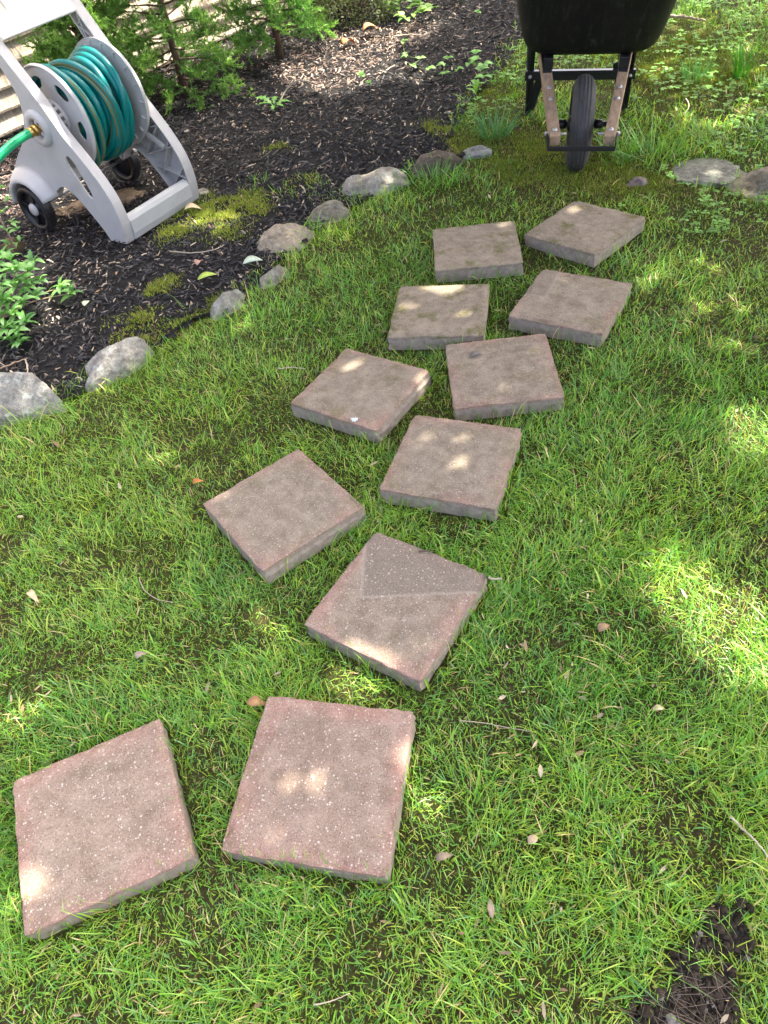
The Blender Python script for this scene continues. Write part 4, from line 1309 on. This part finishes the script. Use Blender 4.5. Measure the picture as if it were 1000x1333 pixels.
# ---- grass tufts that stand on their own
def blades(x, y, z, L, w, az, lean, curve, col, K=3, tipcol=None, wave=None):
    """vectorised blades of grass -> V, F(tri), C"""
    n = len(x)
    st = np.linspace(0, 1, K + 1)
    px = np.zeros((n, K + 1)); pz = np.zeros((n, K + 1))
    for k in range(1, K + 1):
        th = lean + curve * (st[k - 1] + st[k]) / 2
        px[:, k] = px[:, k - 1] + np.sin(th) * L / K
        pz[:, k] = pz[:, k - 1] + np.cos(th) * L / K
    ca, sa = np.cos(az), np.sin(az)
    cx = x[:, None] + ca[:, None] * px; cy = y[:, None] + sa[:, None] * px
    cz = z[:, None] + np.maximum(pz, -.2 * L[:, None] * 0 + .001 * st[None] - .0)
    tw = RNG.normal(0, .7, n)
    dx, dy = -np.sin(az + tw), np.cos(az + tw)
    wid = np.array([.8, 1.0, .72, 0.0]) if K == 3 else np.linspace(1, 0, K + 1)
    V = []
    for k in range(K):
        h = (w * wid[k] / 2)
        V.append(np.stack([cx[:, k] - dx * h, cy[:, k] - dy * h, cz[:, k]], -1))
        V.append(np.stack([cx[:, k] + dx * h, cy[:, k] + dy * h, cz[:, k]], -1))
    V.append(np.stack([cx[:, K], cy[:, K], cz[:, K]], -1))
    V = np.stack(V, 1)                                  # n, 2K+1, 3
    f = []
    for k in range(K - 1):
        a_ = 2 * k; f += [[a_, a_ + 1, a_ + 3], [a_, a_ + 3, a_ + 2]]
    f.append([2 * K - 2, 2 * K - 1, 2 * K])
    F = (np.array(f)[None] + (np.arange(n) * (2 * K + 1))[:, None, None]).reshape(-1, 3)
    cm = np.repeat(col[:, None], 2 * K + 1, 1)
    if tipcol is not None:
        gr = np.array([0, 0, .33, .33, .66, .66, 1.0])[None, :, None] if K == 3 else np.linspace(0, 1, 2 * K + 1)[None, :, None]
        cm = cm * (1 - gr) + tipcol[:, None] * gr
    return V.reshape(-1, 3), F, cm.reshape(-1, 3)
def tuft(u, v, n, L, spread, lean, label, name='grass_tuft', col=(.05, .13, .04), w=.004, var=.25, cat='grass tuft'):
    p = g(u, v); root_z = hz1(p[0], p[1])
    a_ = RNG.uniform(0, 6.28, n); rr = spread * np.sqrt(RNG.random(n))
    Ls = L * RNG.uniform(.55, 1.1, n)
    c = np.array(col) * RNG.uniform(1 - var, 1 + var, (n, 1))
    V, F, C = blades(rr * np.cos(a_), rr * np.sin(a_), np.full(n, -.004), Ls, np.full(n, w) * RNG.uniform(.7, 1.2, n), a_ + RNG.normal(0, .6, n), np.abs(RNG.normal(lean, .18, n)), RNG.uniform(.1, .9, n), c, 3, c * 1.35)
    o = link(name, mesh_np(name, V, F, C), M['grass']); o.location = (p[0], p[1], root_z)
    tag(o, label, cat)
tuft(645, 178, 80, .17, .06, .5, 'clump of dark bluish grass left of the wheelbarrow legs', col=(.09, .24, .09), w=.005)
tuft(963, 102, 70, .20, .035, .12, 'upright dark green wild onion tuft on the mossy lawn at the right', 'wild_onion_tuft', (.05, .22, .02), .0035)
tuft(560, 240, 110, .10, .12, .5, 'thick tuft of long green grass in front of the dark brown rock', col=(.15, .36, .06), w=.004)
tuft(845, 205, 70, .20, .12, .85, 'long arching grass beside the wheelbarrow wheel', col=(.15, .34, .06), w=.005)
tuft(800, 200, 35, .17, .06, .7, 'long grass growing up beside the right wooden handle', col=(.14, .33, .06), w=.005)
tuft(905, 105, 60, .13, .06, .3, 'bluish grass clump behind the wheelbarrow on the right', col=(.11, .28, .09), w=.004)

# ================================================================== GROUND COVER (nobody could count it)
BEDA = np.array(BED)
SOILP = [[g2(*p) for p in q] for q in ([(885, 1195), (915, 1180), (950, 1166), (975, 1180), (972, 1210), (950, 1232), (930, 1255), (912, 1262), (895, 1255), (900, 1235), (880, 1215)],
                                       [(850, 1290), (880, 1262), (925, 1268), (955, 1300), (965, 1345), (940, 1390), (860, 1370), (838, 1320)])]
def soft_inside(poly, x, y, am=.03, fr=14, seed=3):
    dx = (fbm(x * fr, y * fr, seed) - .5) * am * 2; dy = (fbm(x * fr + 31, y * fr + 7, seed + 1) - .5) * am * 2
    return inside(poly, x + dx, y + dy)
def in_rock(x, y, s=1.0):
    k = np.zeros(x.shape, bool)
    for cx, cy, an, a_, b_ in ROCKS:
        dx, dy = x - cx, y - cy
        p = np.cos(an) * dx + np.sin(an) * dy; q = -np.sin(an) * dx + np.cos(an) * dy
        k |= (p / (a_ * s)) ** 2 + (q / (b_ * s)) ** 2 < 1
    return k
def near_any(pts, x, y, inner=.55):
    """soft mask 0..1: pts = (u, v, radius m)"""
    k = np.zeros(x.shape)
    nz = (fbm(x * 9, y * 9, 77) - .5) * .9
    for u, v, r in pts:
        p = g(u, v)
        i = np.where((np.abs(x - p[0]) < 1.5 * r) & (np.abs(y - p[1]) < 1.5 * r))[0]
        k[i] = np.maximum(k[i], 1 - smooth(r * inner, r, np.hypot(x[i] - p[0], y[i] - p[1]) + nz[i] * r))
    return k
def in_view(x, y, mx=330, my=200):
    d = np.stack([x, y, np.zeros_like(x) - CAMH], -1)
    zc = d @ _fw
    u = 500 + FOC * (d @ CR) / np.maximum(zc, .05); v = 666.5 - FOC * (d @ CU) / np.maximum(zc, .05)
    return (zc > .05) & (u > -mx) & (u < 1000 + mx) & (v > -my) & (v < 1333 + my)
# places with thin grass where moss shows: (u, v, r)
MOSSY = [(700, 205, .32), (660, 218, .22), (735, 228, .26), (775, 238, .22), (815, 240, .2), (860, 248, .16), (600, 195, .15), (690, 185, .25), (880, 90, .35), (900, 120, .3), (870, 60, .4), (960, 90, .2), (660, 145, .22), (640, 120, .15),
         (268, 285, .27), (250, 300, .22), (305, 300, .2), (235, 285, .16), (330, 270, .15), (175, 442, .11), (205, 434, .12), (235, 428, .11), (258, 418, .09), (190, 418, .1), (215, 375, .09), (205, 382, .07), (285, 395, .07),
         (830, 225, .12), (870, 235, .12), (395, 245, .10), (360, 200, .12), (580, 175, .1), (560, 165, .12), (150, 425, .07)]
LAWNTHIN = [(240, 560, .12), (300, 720, .1), (260, 880, .12), (20, 930, .12), (210, 1000, .12), (560, 870, .08), (330, 820, .08), (450, 880, .08), (800, 260, .12), (870, 290, .15), (930, 250, .12), (100, 1260, .1), (700, 1300, .12), (330, 520, .1), (215, 575, .08), (800, 960, .12), (600, 700, .06), (640, 280, .1)]
def grass():
    Ncand = 3400000
    x = RNG.uniform(-2.4, 4.3, Ncand); y = RNG.uniform(-.4, 8.2, Ncand)
    d = np.hypot(x, y)
    ok = RNG.random(Ncand) < np.clip(1.12 / np.maximum(d, .3), .13, 1.0) ** 1.5
    x, y = x[ok], y[ok]
    ok = in_view(x, y, 230, 130)
    x, y = x[ok], y[ok]; d = np.hypot(x, y); dens = np.ones(len(x))
    bedm = inside(BED, x, y)
    # fringe of grass that creeps over the edge of the bed
    fr = soft_inside(BED, x + .05, y - .05, .06)
    keep = dens * 1.0
    clump = fbm(x * 7, y * 7, 5, 3)
    keep *= .58 + .5 * smooth(.3, .62, clump)
    mo = near_any(MOSSY, x, y); th = near_any(LAWNTHIN, x, y)
    keep *= 1 - .86 * mo
    keep *= 1 - .30 * th
    keep[bedm & fr] = 0
    keep[bedm & ~fr] *= .30
    keep = np.maximum(keep, .3 * near_any([(400, 250, .14), (360, 262, .1), (330, 245, .08), (340, 375, .06), (430, 262, .1)], x, y) * bedm)
    for sp in SOILP: keep[soft_inside(sp, x, y, .05, 30)] *= .07
    keep[in_slab(x, y, .001)] = 0
    keep[in_rock(x, y, .8)] = 0
    ok = RNG.random(len(x)) < keep
    x, y, d, mo, clump, bedm = x[ok], y[ok], d[ok], mo[ok], clump[ok], bedm[ok]
    n = len(x)
    big = fbm(x * 1.7, y * 1.7, 15, 3)
    L = RNG.gamma(4.6, .0070, n) * (.75 + .6 * smooth(.3, .65, clump)) * (.85 + .4 * (big - .5))
    L *= np.where(RNG.random(n) < .35, .55, 1.0)
    L *= 1 - .35 * mo
    # longer, unmown along the rocks and beside the wheelbarrow
    edge = near_any([(20, 570, .16), (110, 530, .14), (190, 480, .12), (270, 430, .12), (330, 395, .12), (380, 355, .12), (430, 305, .14), (520, 262, .16), (590, 235, .16), (640, 230, .12), (830, 195, .25), (880, 190, .22), (490, 275, .12), (960, 60, .6)], x, y)
    L *= 1 + .6 * edge
    L = np.clip(L, .010, .12)
    far = smooth(2.0, 5.0, d)
    w = RNG.uniform(.0009, .0027, n) * (1 + 1.1 * far)
    w *= np.where(RNG.random(n) < .05, 1.9, 1.0)
    fl = fbm(x * 2.3, y * 2.3, 25, 3) * 10
    az = np.where(RNG.random(n) < .45, fl * 2 + RNG.normal(0, .9, n), RNG.uniform(0, 6.283, n))
    lean = np.abs(RNG.normal(.55, .38, n)); curve = RNG.uniform(.1, 1.3, n)
    lean = np.clip(lean, .02, 1.4)
    # blades that would lean into a slab turn away from it
    reach = L * .8
    tx, ty = x + np.cos(az) * reach, y + np.sin(az) * reach
    hit = in_slab(tx, ty, .0)
    az = np.where(hit, az + np.pi + RNG.normal(0, .5, n), az)
    tx, ty = x + np.cos(az) * reach, y + np.sin(az) * reach
    hit2 = in_slab(tx, ty, .0)
    lean = np.where(hit2, .15, lean); curve = np.where(hit2, .1, curve)
    # some lap over the rim
    lap = hit & in_slab(x, y, .013) & (RNG.random(n) < .75)
    az = np.where(lap, az + np.pi, az); L = np.where(lap, RNG.uniform(.055, .078, n), L); lean = np.where(lap, .04, lean); curve = np.where(lap, .85, curve)
    # colours
    pal = np.array([[.175, .43, .045], [.105, .33, .045], [.25, .52, .06], [.38, .54, .08], [.14, .38, .10], [.58, .50, .26]])
    hue = fbm(x * 1.3 + 9, y * 1.3, 35, 3)
    pr = np.stack([np.full(n, .34), .18 + .35 * smooth(.52, .35, hue), .22 + .35 * smooth(.42, .62, hue), .10 + .35 * smooth(.45, .66, hue), np.full(n, .14), np.full(n, .075)], -1)
    pr /= pr.sum(1, keepdims=True); cs = pr.cumsum(1)
    idx = (RNG.random(n)[:, None] > cs).sum(1).clip(0, 5)
    c = pal[idx] * RNG.uniform(.75, 1.25, (n, 1))
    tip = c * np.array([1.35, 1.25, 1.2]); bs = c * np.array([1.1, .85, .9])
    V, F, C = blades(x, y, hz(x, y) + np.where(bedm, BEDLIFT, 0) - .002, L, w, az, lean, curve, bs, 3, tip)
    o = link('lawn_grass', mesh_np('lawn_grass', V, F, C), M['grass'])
    tag(o, 'short mixed green lawn grass around the slabs', 'grass', kind='stuff')
    print('grass blades', n)
grass()
def moss():
    N_ = 1500000
    x = RNG.uniform(-2.4, 4.2, N_); y = RNG.uniform(0, 7.5, N_)
    ok = RNG.random(N_) < np.clip(1.25 / np.hypot(x, y), .1, 1.0) ** 1.3
    x, y = x[ok], y[ok]
    ex = []
    for u, v, r in MOSSY:
        p = g(u, v); q = int(r * r * 3.14 * 42000)
        ex.append(np.stack([p[0] + RNG.uniform(-r, r, q), p[1] + RNG.uniform(-r, r, q)]))
    ex = np.concatenate(ex, 1); x = np.concatenate([x, ex[0]]); y = np.concatenate([y, ex[1]])
    ok = in_view(x, y, 150, 120); x, y = x[ok], y[ok]
    mo = near_any(MOSSY, x, y, .1); th = near_any(LAWNTHIN, x, y, .2)
    bedm = inside(BED, x, y)
    dd = np.hypot(x, y)
    base = np.where(bedm, 0.0, .26 + .22 * smooth(.5, .68, fbm(x * 3, y * 3, 51, 3)))
    keep = np.maximum(base, np.maximum(mo * (.12 + .85 * smooth(.35, .62, fbm(x * 11, y * 11, 55, 4))), .30 * th))
    keep[in_slab(x, y, .003)] = 0; keep[in_rock(x, y, .85)] *= .0
    for sp in SOILP: keep[soft_inside(sp, x, y, .02)] = 0
    ok = RNG.random(len(x)) < keep
    x, y, mo, bedm = x[ok], y[ok], mo[ok], bedm[ok]
    n = len(x)
    L = RNG.uniform(.007, .018, n); w = RNG.uniform(.0022, .0046, n)
    hue = fbm(x * 5, y * 5, 61, 3)[:, None]
    c = (np.array([.15, .25, .035]) * (1 - hue) + np.array([.34, .40, .06]) * hue) * RNG.uniform(.5, 1.3, (n, 1)) * np.where(bedm, 1.1, 1.0)[:, None]
    brown = (RNG.random(n) < .20)[:, None]
    c = np.where(brown, np.array([.34, .25, .12]) * RNG.uniform(.5, 1.3, (n, 1)), c)
    V, F, C = blades(x, y, np.where(bedm, bedz(x, y) + .007 * mo + .002, hz(x, y) - .001), L, w, RNG.uniform(0, 6.28, n), np.abs(RNG.normal(.5, .4, n)), RNG.uniform(0, 1, n), c, 2, None)
    tag(link('moss', mesh_np('moss', V, F, C), M['moss']), 'yellow-green moss and low thatch between the grass and on the bed edge', 'moss', kind='stuff')
    print('moss', n)
moss()
def chips(x, y, z, L, W, T, az, pitch, roll, col):
    """little splinters: a bent four-sided sliver each"""
    n = len(x)
    b_ = np.array([[-.5, -.35, 0], [-.5, .3, 0], [0, .5, .0], [0, -.5, .0], [.5, .22, 0], [.5, -.3, 0]])
    top = b_ + np.array([0, 0, .5]); bot = b_ * np.array([1.0, .9, 1]) - np.array([0, 0, .5])
    Pt = np.concatenate([top, bot])[None] * np.stack([L, W, T], -1)[:, None]
    Pt[:, [2, 3, 8, 9], 2] += (RNG.normal(0, .12, n) * L)[:, None]
    cr, sr = np.cos(roll)[:, None], np.sin(roll)[:, None]
    Y = Pt[..., 1] * cr - Pt[..., 2] * sr; Z = Pt[..., 1] * sr + Pt[..., 2] * cr
    cp, sp = np.cos(pitch)[:, None], np.sin(pitch)[:, None]
    X = Pt[..., 0] * cp - Z * sp; Z = Pt[..., 0] * sp + Z * cp
    ca, sa = np.cos(az)[:, None], np.sin(az)[:, None]
    V = np.stack([X * ca - Y * sa + x[:, None], X * sa + Y * ca + y[:, None], Z + z[:, None]], -1)
    f = np.array([[0, 3, 2, 1], [3, 5, 4, 2], [1, 4, 10, 7], [5, 0, 6, 11]])
    F = (f[None] + (np.arange(n) * 12)[:, None, None]).reshape(-1, 4)
    return V.reshape(-1, 3), F, np.repeat(col, 12, 0)
def mulch():
    N_ = 175000
    x = RNG.uniform(-3.6, 2.4, N_); y = RNG.uniform(1.3, 8.0, N_)
    ok = in_view(x, y, 120, 120) & soft_inside(BED, x, y, .05); x, y = x[ok], y[ok]
    mo = near_any(MOSSY, x, y)
    keep = (1 - .80 * mo) * np.clip(3.2 / np.hypot(x, y), .4, 1) * .85
    keep[in_rock(x, y, .8)] = 0
    ok = RNG.random(len(x)) < keep; x, y = x[ok], y[ok]; n = len(x)
    far = smooth(3, 6, np.hypot(x, y))
    L = RNG.gamma(2.6, .0075, n).clip(.006, .075) * (1 + .3 * far); W = RNG.uniform(.0022, .0085, n) * (1 + .3 * far); T = RNG.uniform(.0015, .004, n)
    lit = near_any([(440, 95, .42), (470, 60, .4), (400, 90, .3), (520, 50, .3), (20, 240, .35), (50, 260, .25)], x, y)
    k = RNG.random(n)
    c = np.where((k < .62)[:, None], [.041, .040, .041], np.where((k < .86)[:, None], [.085, .079, .075], np.where((k < .94)[:, None], [.15, .125, .105], [.42, .35, .27])))
    pale = RNG.random(n) < .85 * lit      # pale straw, plus chips coloured lighter to paint sunshine onto the bed
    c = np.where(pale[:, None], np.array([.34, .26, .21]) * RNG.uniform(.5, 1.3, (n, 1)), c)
    c = c * RNG.uniform(.6, 1.5, (n, 1))
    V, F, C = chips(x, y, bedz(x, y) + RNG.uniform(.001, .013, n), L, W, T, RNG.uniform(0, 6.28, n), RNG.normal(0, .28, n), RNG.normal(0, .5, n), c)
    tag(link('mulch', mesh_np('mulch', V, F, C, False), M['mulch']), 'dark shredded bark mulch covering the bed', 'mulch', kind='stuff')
    print('mulch', n)
mulch()
def litter():
    """maple keys and leaf scraps"""
    N_ = 20000
    x = RNG.uniform(-3.4, 3.4, N_); y = RNG.uniform(0, 8.0, N_)
    ok = in_view(x, y, 100, 100) & ~in_slab(x, y, -.0) & ~in_rock(x, y, .9); x, y = x[ok], y[ok]
    bedm = inside(BED, x, y)
    keep = np.where(bedm, .80, .10 + .75 * smooth(.52, .72, fbm(x * 3.2, y * 3.2, 91)))
    keep *= np.where(bedm, 1, np.clip(1.7 / np.hypot(x, y), .5, 1))
    ok = RNG.random(len(x)) < keep; x, y, bedm = x[ok], y[ok], bedm[ok]; n = len(x)
    L = RNG.gamma(4, .0036, n).clip(.006, .028); W = L * RNG.uniform(.15, .42, n)
    st = np.array([[-.5, 0, 0], [-.15, .5, .05], [.2, .45, .1], [.5, .05, .12], [.2, -.35, .08], [-.15, -.4, .0]])
    Pt = st[None] * np.stack([L, W, L], -1)[:, None]
    az = RNG.uniform(0, 6.28, n); tl = RNG.normal(0, .35, n); t2 = RNG.normal(0, .5, n)
    Z = Pt[..., 2] + tl[:, None] * Pt[..., 0] + t2[:, None] * Pt[..., 1]
    ca, sa = np.cos(az)[:, None], np.sin(az)[:, None]
    z0 = hz(x, y) + np.where(bedm, BEDLIFT + .012, RNG.uniform(.004, .024, n))
    V = np.stack([Pt[..., 0] * ca - Pt[..., 1] * sa + x[:, None], Pt[..., 0] * sa + Pt[..., 1] * ca + y[:, None], Z + z0[:, None]], -1)
    f = np.array([[0, 5, 1], [1, 5, 4], [1, 4, 2], [2, 4, 3]])
    F = (f[None] + (np.arange(n) * 6)[:, None, None]).reshape(-1, 3)
    pal = np.array([[.46, .36, .23], [.34, .24, .14], [.26, .17, .10], [.46, .38, .26], [.33, .26, .19]])
    c = pal[RNG.integers(0, 5, n)] * RNG.uniform(.7, 1.2, (n, 1))
    tag(link('seed_litter', mesh_np('seed_litter', V.reshape(-1, 3), F, np.repeat(c, 6, 0)), M['dry']), 'tan maple keys and leaf scraps scattered over lawn and mulch', 'litter', kind='stuff')
litter()
def clover():
    N_ = 26000
    x = RNG.uniform(.4, 4.2, N_); y = RNG.uniform(2.0, 8.0, N_)
    ok = in_view(x, y, 80, 80) & ~inside(BED, x, y) & ~in_slab(x, y, .01) & ~in_rock(x, y, 1.1); x, y = x[ok], y[ok]
    m_ = near_any([(660, 125, .3), (680, 110, .3), (700, 90, .5), (760, 80, .5), (830, 80, .4), (870, 70, .5), (900, 40, .8), (960, 40, .9), (950, 110, .5), (990, 180, .3), (900, 250, .25), (960, 290, .25), (870, 270, .2), (840, 260, .15), (620, 150, .15), (740, 60, .6), (900, 130, .3)], x, y)
    ok = RNG.random(len(x)) < m_ * .75 * smooth(.35, .55, fbm(x * 5, y * 5, 71)); x, y = x[ok], y[ok]; n = len(x)
    S_ = RNG.uniform(.009, .018, n); h = RNG.uniform(.015, .045, n); az = RNG.uniform(0, 6.28, n)
    VV = []; CC_ = []
    c = np.array([.19, .40, .07]) * RNG.uniform(.65, 1.35, (n, 1)) * np.array([1, 1, 1])
    for k in range(3):
        a_ = az + k * 2.094
        st = np.array([[0, 0, 0], [.55, .48, .12], [1.0, .30, .05], [1.0, -.30, .05], [.55, -.48, .12]])
        P = st[None] * S_[:, None, None]
        ca, sa = np.cos(a_)[:, None], np.sin(a_)[:, None]
        VV.append(np.stack([P[..., 0] * ca - P[..., 1] * sa + x[:, None], P[..., 0] * sa + P[..., 1] * ca + y[:, None], P[..., 2] + (hz(x, y) + h)[:, None] + RNG.normal(0, .1, n)[:, None] * P[..., 0]], -1))
        CC_.append(np.repeat(c, 5, 0))
    V = np.concatenate([v.reshape(-1, 3) for v in VV]); C = np.concatenate(CC_)
    F = (np.array([[0, 4, 3, 2, 1]])[None] + (np.arange(n * 3) * 5)[:, None, None]).reshape(-1, 5)
    tag(link('clover', mesh_np('clover', V, F, C, False), M['leaf']), 'low clover leaves among the grass round the wheelbarrow', 'clover', kind='stuff')
clover()
def soil():
    xs_ = []; ys_ = []
    for sp in SOILP:
        P = np.array(sp); lo = P.min(0) - .05; hi = P.max(0) + .05
        x = RNG.uniform(lo[0], hi[0], 5200); y = RNG.uniform(lo[1], hi[1], 5200)
        k = soft_inside(sp, x, y, .06, 30); xs_.append(x[k]); ys_.append(y[k])
    x = np.concatenate(xs_); y = np.concatenate(ys_); n = len(x)
    bm = bmesh.new(); bmesh.ops.create_icosphere(bm, subdivisions=1, radius=1); bm.verts.ensure_lookup_table()
    B = np.array([v.co[:] for v in bm.verts]); Fb = np.array([[v.index for v in f.verts] for f in bm.faces]); bm.free()
    S_ = RNG.gamma(1.5, .0019, n).clip(.0013, .012)
    V = B[None] * S_[:, None, None] * RNG.uniform(.75, 1.2, (n, len(B), 1)) * np.array([1, 1, .8])
    V += np.stack([x, y, hz(x, y) + RNG.uniform(.0, .012, n)], -1)[:, None]
    F = (Fb[None] + (np.arange(n) * len(B))[:, None, None]).reshape(-1, 3)
    c = np.where((RNG.random(n) < .03)[:, None], [.13, .12, .11], [.034, .027, .021]) * RNG.uniform(.6, 1.7, (n, 1))
    tag(link('soil_clods', mesh_np('soil_clods', V.reshape(-1, 3), F, np.repeat(c, len(B), 0), False), M['clod']), 'crumbly dark soil spilled on the grass at the bottom right', 'soil', kind='stuff')
    bs = sheet('bare_soil', np.arange(.15, .75, .012), np.arange(0, .75, .012), lambda a, b: hz(a, b) + .003 + .010 * fbm(a * 40, b * 40, 12), M['bed'], lambda a, b: soft_inside(SOILP[0], a, b, .05, 30) | soft_inside(SOILP[1], a, b, .05, 30))
    tag(bs, 'bare dark soil at the bottom right of the lawn', 'soil', kind='structure')
    # fine roots over the lower heap
    k = 110
    P = np.array(SOILP[1]); i = RNG.integers(0, n, k)
    i = RNG.choice(np.where(y < P[:, 1].max())[0], k)
    V, F, C = blades(x[i], y[i], hz(x[i], y[i]) + .012, RNG.uniform(.03, .09, k), np.full(k, .0007), RNG.uniform(0, 6.28, k), RNG.uniform(1.0, 1.5, k), RNG.uniform(-.3, .5, k), np.array([.20, .16, .12]) * RNG.uniform(.4, 1.2, (k, 1)))
    tag(link('root_hairs', mesh_np('root_hairs', V, F, C), M['dry']), 'thin dry roots tangled over the spilled soil', 'roots', kind='stuff')
soil()

# ================================================================== SINGLE LEAVES AND TWIGS
def dryleaf(u, v, L, W, col, label, az=0.0, pitch=.2, curl=.5, fold=.5, z=None, roll=0.0):
    p = g(u, v, .03)
    me = leaf_mesh(L, W, fold, curl, col, 8, name='dry_leaf', shape=.45)
    o = link('dry_leaf', me, M['dry'])
    zz = (hz1(p[0], p[1]) + .026) if z is None else z
    q = g(u, v, zz)
    o.location = (q[0], q[1], zz); o.rotation_euler = (roll, -pitch, az)
    o.modifiers.new('solid', 'SOLIDIFY').thickness = .0006
    tag(o, label, 'leaf', 'fallen leaves')
    return o
dryleaf(38, 770, .045, .016, (.55, .44, .27), 'curled tan leaf standing in the grass near the left edge', -.9, .1, .3, .9)
dryleaf(322, 914, .04, .024, (.36, .20, .10), 'reddish brown leaf at the back left corner of the nearest slab', -.25, .0, .2, .3)
dryleaf(780, 822, .032, .02, (.30, .20, .12), 'crumpled brown leaf in the grass right of the path', .6, .3, .8, .6)
dryleaf(688, 1098, .024, .015, (.42, .31, .22), 'small greyish pink leaf in the grass at the lower right', .5, .1, .6, .6)
dryleaf(850, 924, .026, .012, (.52, .40, .26), 'small tan leaf left of the sunlit grass at the right', .1, .05, .4, .5)
dryleaf(178, 857, .026, .018, (.33, .27, .22), 'grey brown scrap of leaf in the grass on the left', .8, .2, .9, .7)
dryleaf(641, 1195, .034, .011, (.36, .28, .20), 'narrow grey leaf in the grass near the bottom centre', 1.5, .0, .3, .6)
dryleaf(568, 1120, .03, .014, (.24, .19, .135), 'dark grey crumpled leaf just right of the nearest slab', .3, .2, .8, .8)
dryleaf(252, 630, .026, .02, (.42, .19, .06), 'tiny orange leaf left of the diamond-set slab', .4, .3, .6, .6)
dryleaf(704, 1012, .026, .008, (.58, .47, .32), 'pale seed-like leaf upright in the grass right of the nearest slab', 1.35, .2, .2, .9)
dryleaf(258, 364, .075, .04, (.32, .42, .09), 'yellow-green leaf lying on the mulch', .25, .02, .05, .15, .04)
dryleaf(317, 343, .075, .05, (.42, .50, .40), 'pale greenish leaf lying beside the rounded tan rock', .1, .05, .1, .15, .04)
dryleaf(257, 345, .05, .035, (.42, .26, .20), 'pinkish brown leaf on the mulch below the moss patch', 1.2, .1, .4, .5, .03)
dryleaf(241, 273, .07, .05, (.52, .42, .26), 'tan lobed leaf between the reel foot and the moss patch', .1, .1, .3, .3, .04)
dryleaf(612, 465, .045, .022, (.16, .15, .135), 'grey dead leaf lying on a slab', .35, .03, .15, .3, TOP + .003)
dryleaf(466, 115, .05, .04, (.42, .19, .07), 'orange brown leaf low on the sunlit mulch', .9, .2, .5, .5, .035) if False else None
dryleaf(447, 58, .10, .07, (.50, .20, .08), 'orange dead leaf at the rim of the sunlit mulch', .7, .2, .5, .4, .04)
dryleaf(473, 40, .11, .08, (.52, .24, .11), 'curled orange dead leaf under the small pale shrub', .2, .3, .5, .4, .05)
dryleaf(110, 398, .04, .028, (.55, .56, .36), 'pale heart-shaped leaf on the mulch near the leafy shrub', 1.3, .1, .2, .2, .035)
def twig(pts, r, label, mat='pale_twig', zs=None, name='twig'):
    P = [g(u, v, z) for (u, v), z in zip(pts, zs or [.035] * len(pts))]
    c = P[0]
    o = empty(name, (0, 0, 0)) if False else None
    Q = np.array(catmull([tuple(p - np.array([c[0], c[1], 0])) for p in P], 6, False))
    Q += RNG.normal(0, r * .25, Q.shape)
    mb = MB(); mb.tube(Q, list(np.linspace(r, r * .55, len(Q))), 7)
    o = mb.build(name, M[mat]); o.location = (c[0], c[1], 0)
    tag(o, label, 'twig', 'loose twigs')
twig([(362, 138), (372, 118), (388, 105), (405, 107), (420, 112)], .0045, 'white arching twig standing out of the dark mulch', zs=[.02, .06, .10, .08, .03])
twig([(872, 21), (890, 22), (905, 25), (918, 27)], .009, 'pale stick lying on the lawn behind the wheelbarrow tray', zs=[.04] * 4)
twig([(221, 327), (250, 329), (275, 326), (292, 319)], .0026, 'thin pale twig lying across the lower part of the moss patch', zs=[.035] * 4)
twig([(950, 1062), (970, 1082), (985, 1096), (1003, 1120)], .0022, 'pale twig in the grass at the right edge', zs=[.035, .04, .04, .035])
twig([(181, 752), (188, 768), (205, 780), (226, 784)], .0011, 'thin curved pale root in the grass on the left', zs=[.04] * 4)
twig([(408, 1308), (432, 1303), (455, 1293)], .0013, 'straw-coloured twig in the grass at the bottom edge', zs=[.04] * 3)
twig([(598, 938), (630, 941), (660, 947), (690, 952)], .0009, 'thin straw lying across the grass right of the nearest slab', zs=[.045] * 4)
twig([(94, 1095), (103, 1096), (110, 1104), (107, 1113)], .0012, 'thin curled brown root lying on a pink slab', 'wood_twig', zs=[TOP + .002] * 4)
twig([(0, 480), (20, 472), (36, 466)], .003, 'brown twig on the mulch above the large left rock', 'wood_twig', zs=[.04] * 3)
twig([(33, 468), (36, 478), (36, 490)], .003, 'bent white twig leaning on the large left rock', zs=[.06, .05, .06])
twig([(512, 48), (530, 45), (560, 46)], .005, 'grey twig lying on the mulch behind the vine', zs=[.03] * 3)
twig([(893, 128), (897, 138), (890, 150)], .003, 'short white straw in the grass behind the flat stones', zs=[.05, .05, .03])
twig([(636, 752), (645, 754), (653, 753)], .003, 'short twig end poking out behind the reddish stained slab', zs=[.05] * 3)
twig([(545, 718), (553, 717), (564, 717)], .0022, 'black twig scrap on the back edge of the reddish stained slab', 'bark', zs=[TOP + .002] * 3)
twig([(362, 480), (380, 478), (398, 480)], .002, 'short straw in the grass left of the paint-splashed slab', zs=[.045] * 3)
# white paint splash on the corner of a slab
def splash():
    x, y, t, h = SLABS[5]
    lx, ly = slab_local(5, 462, 547)
    mb = MB(); n = 22
    pts = [(lx + (.010 + .004 * math.sin(3 * k) + .003 * math.sin(k * 5.3)) * math.cos(2 * math.pi * k / n) * 1.0, ly + (.009 + .003 * math.sin(2.1 * k)) * math.sin(2 * math.pi * k / n)) for k in range(n)]
    mb.plate(pts, [], .0004, .0012, axis='z')
    o = mb.build('paint_splash', simple('white_paint', (.62, .68, .68), .6, .1, 200), _sl[5])
    _sl[5].children
splash()
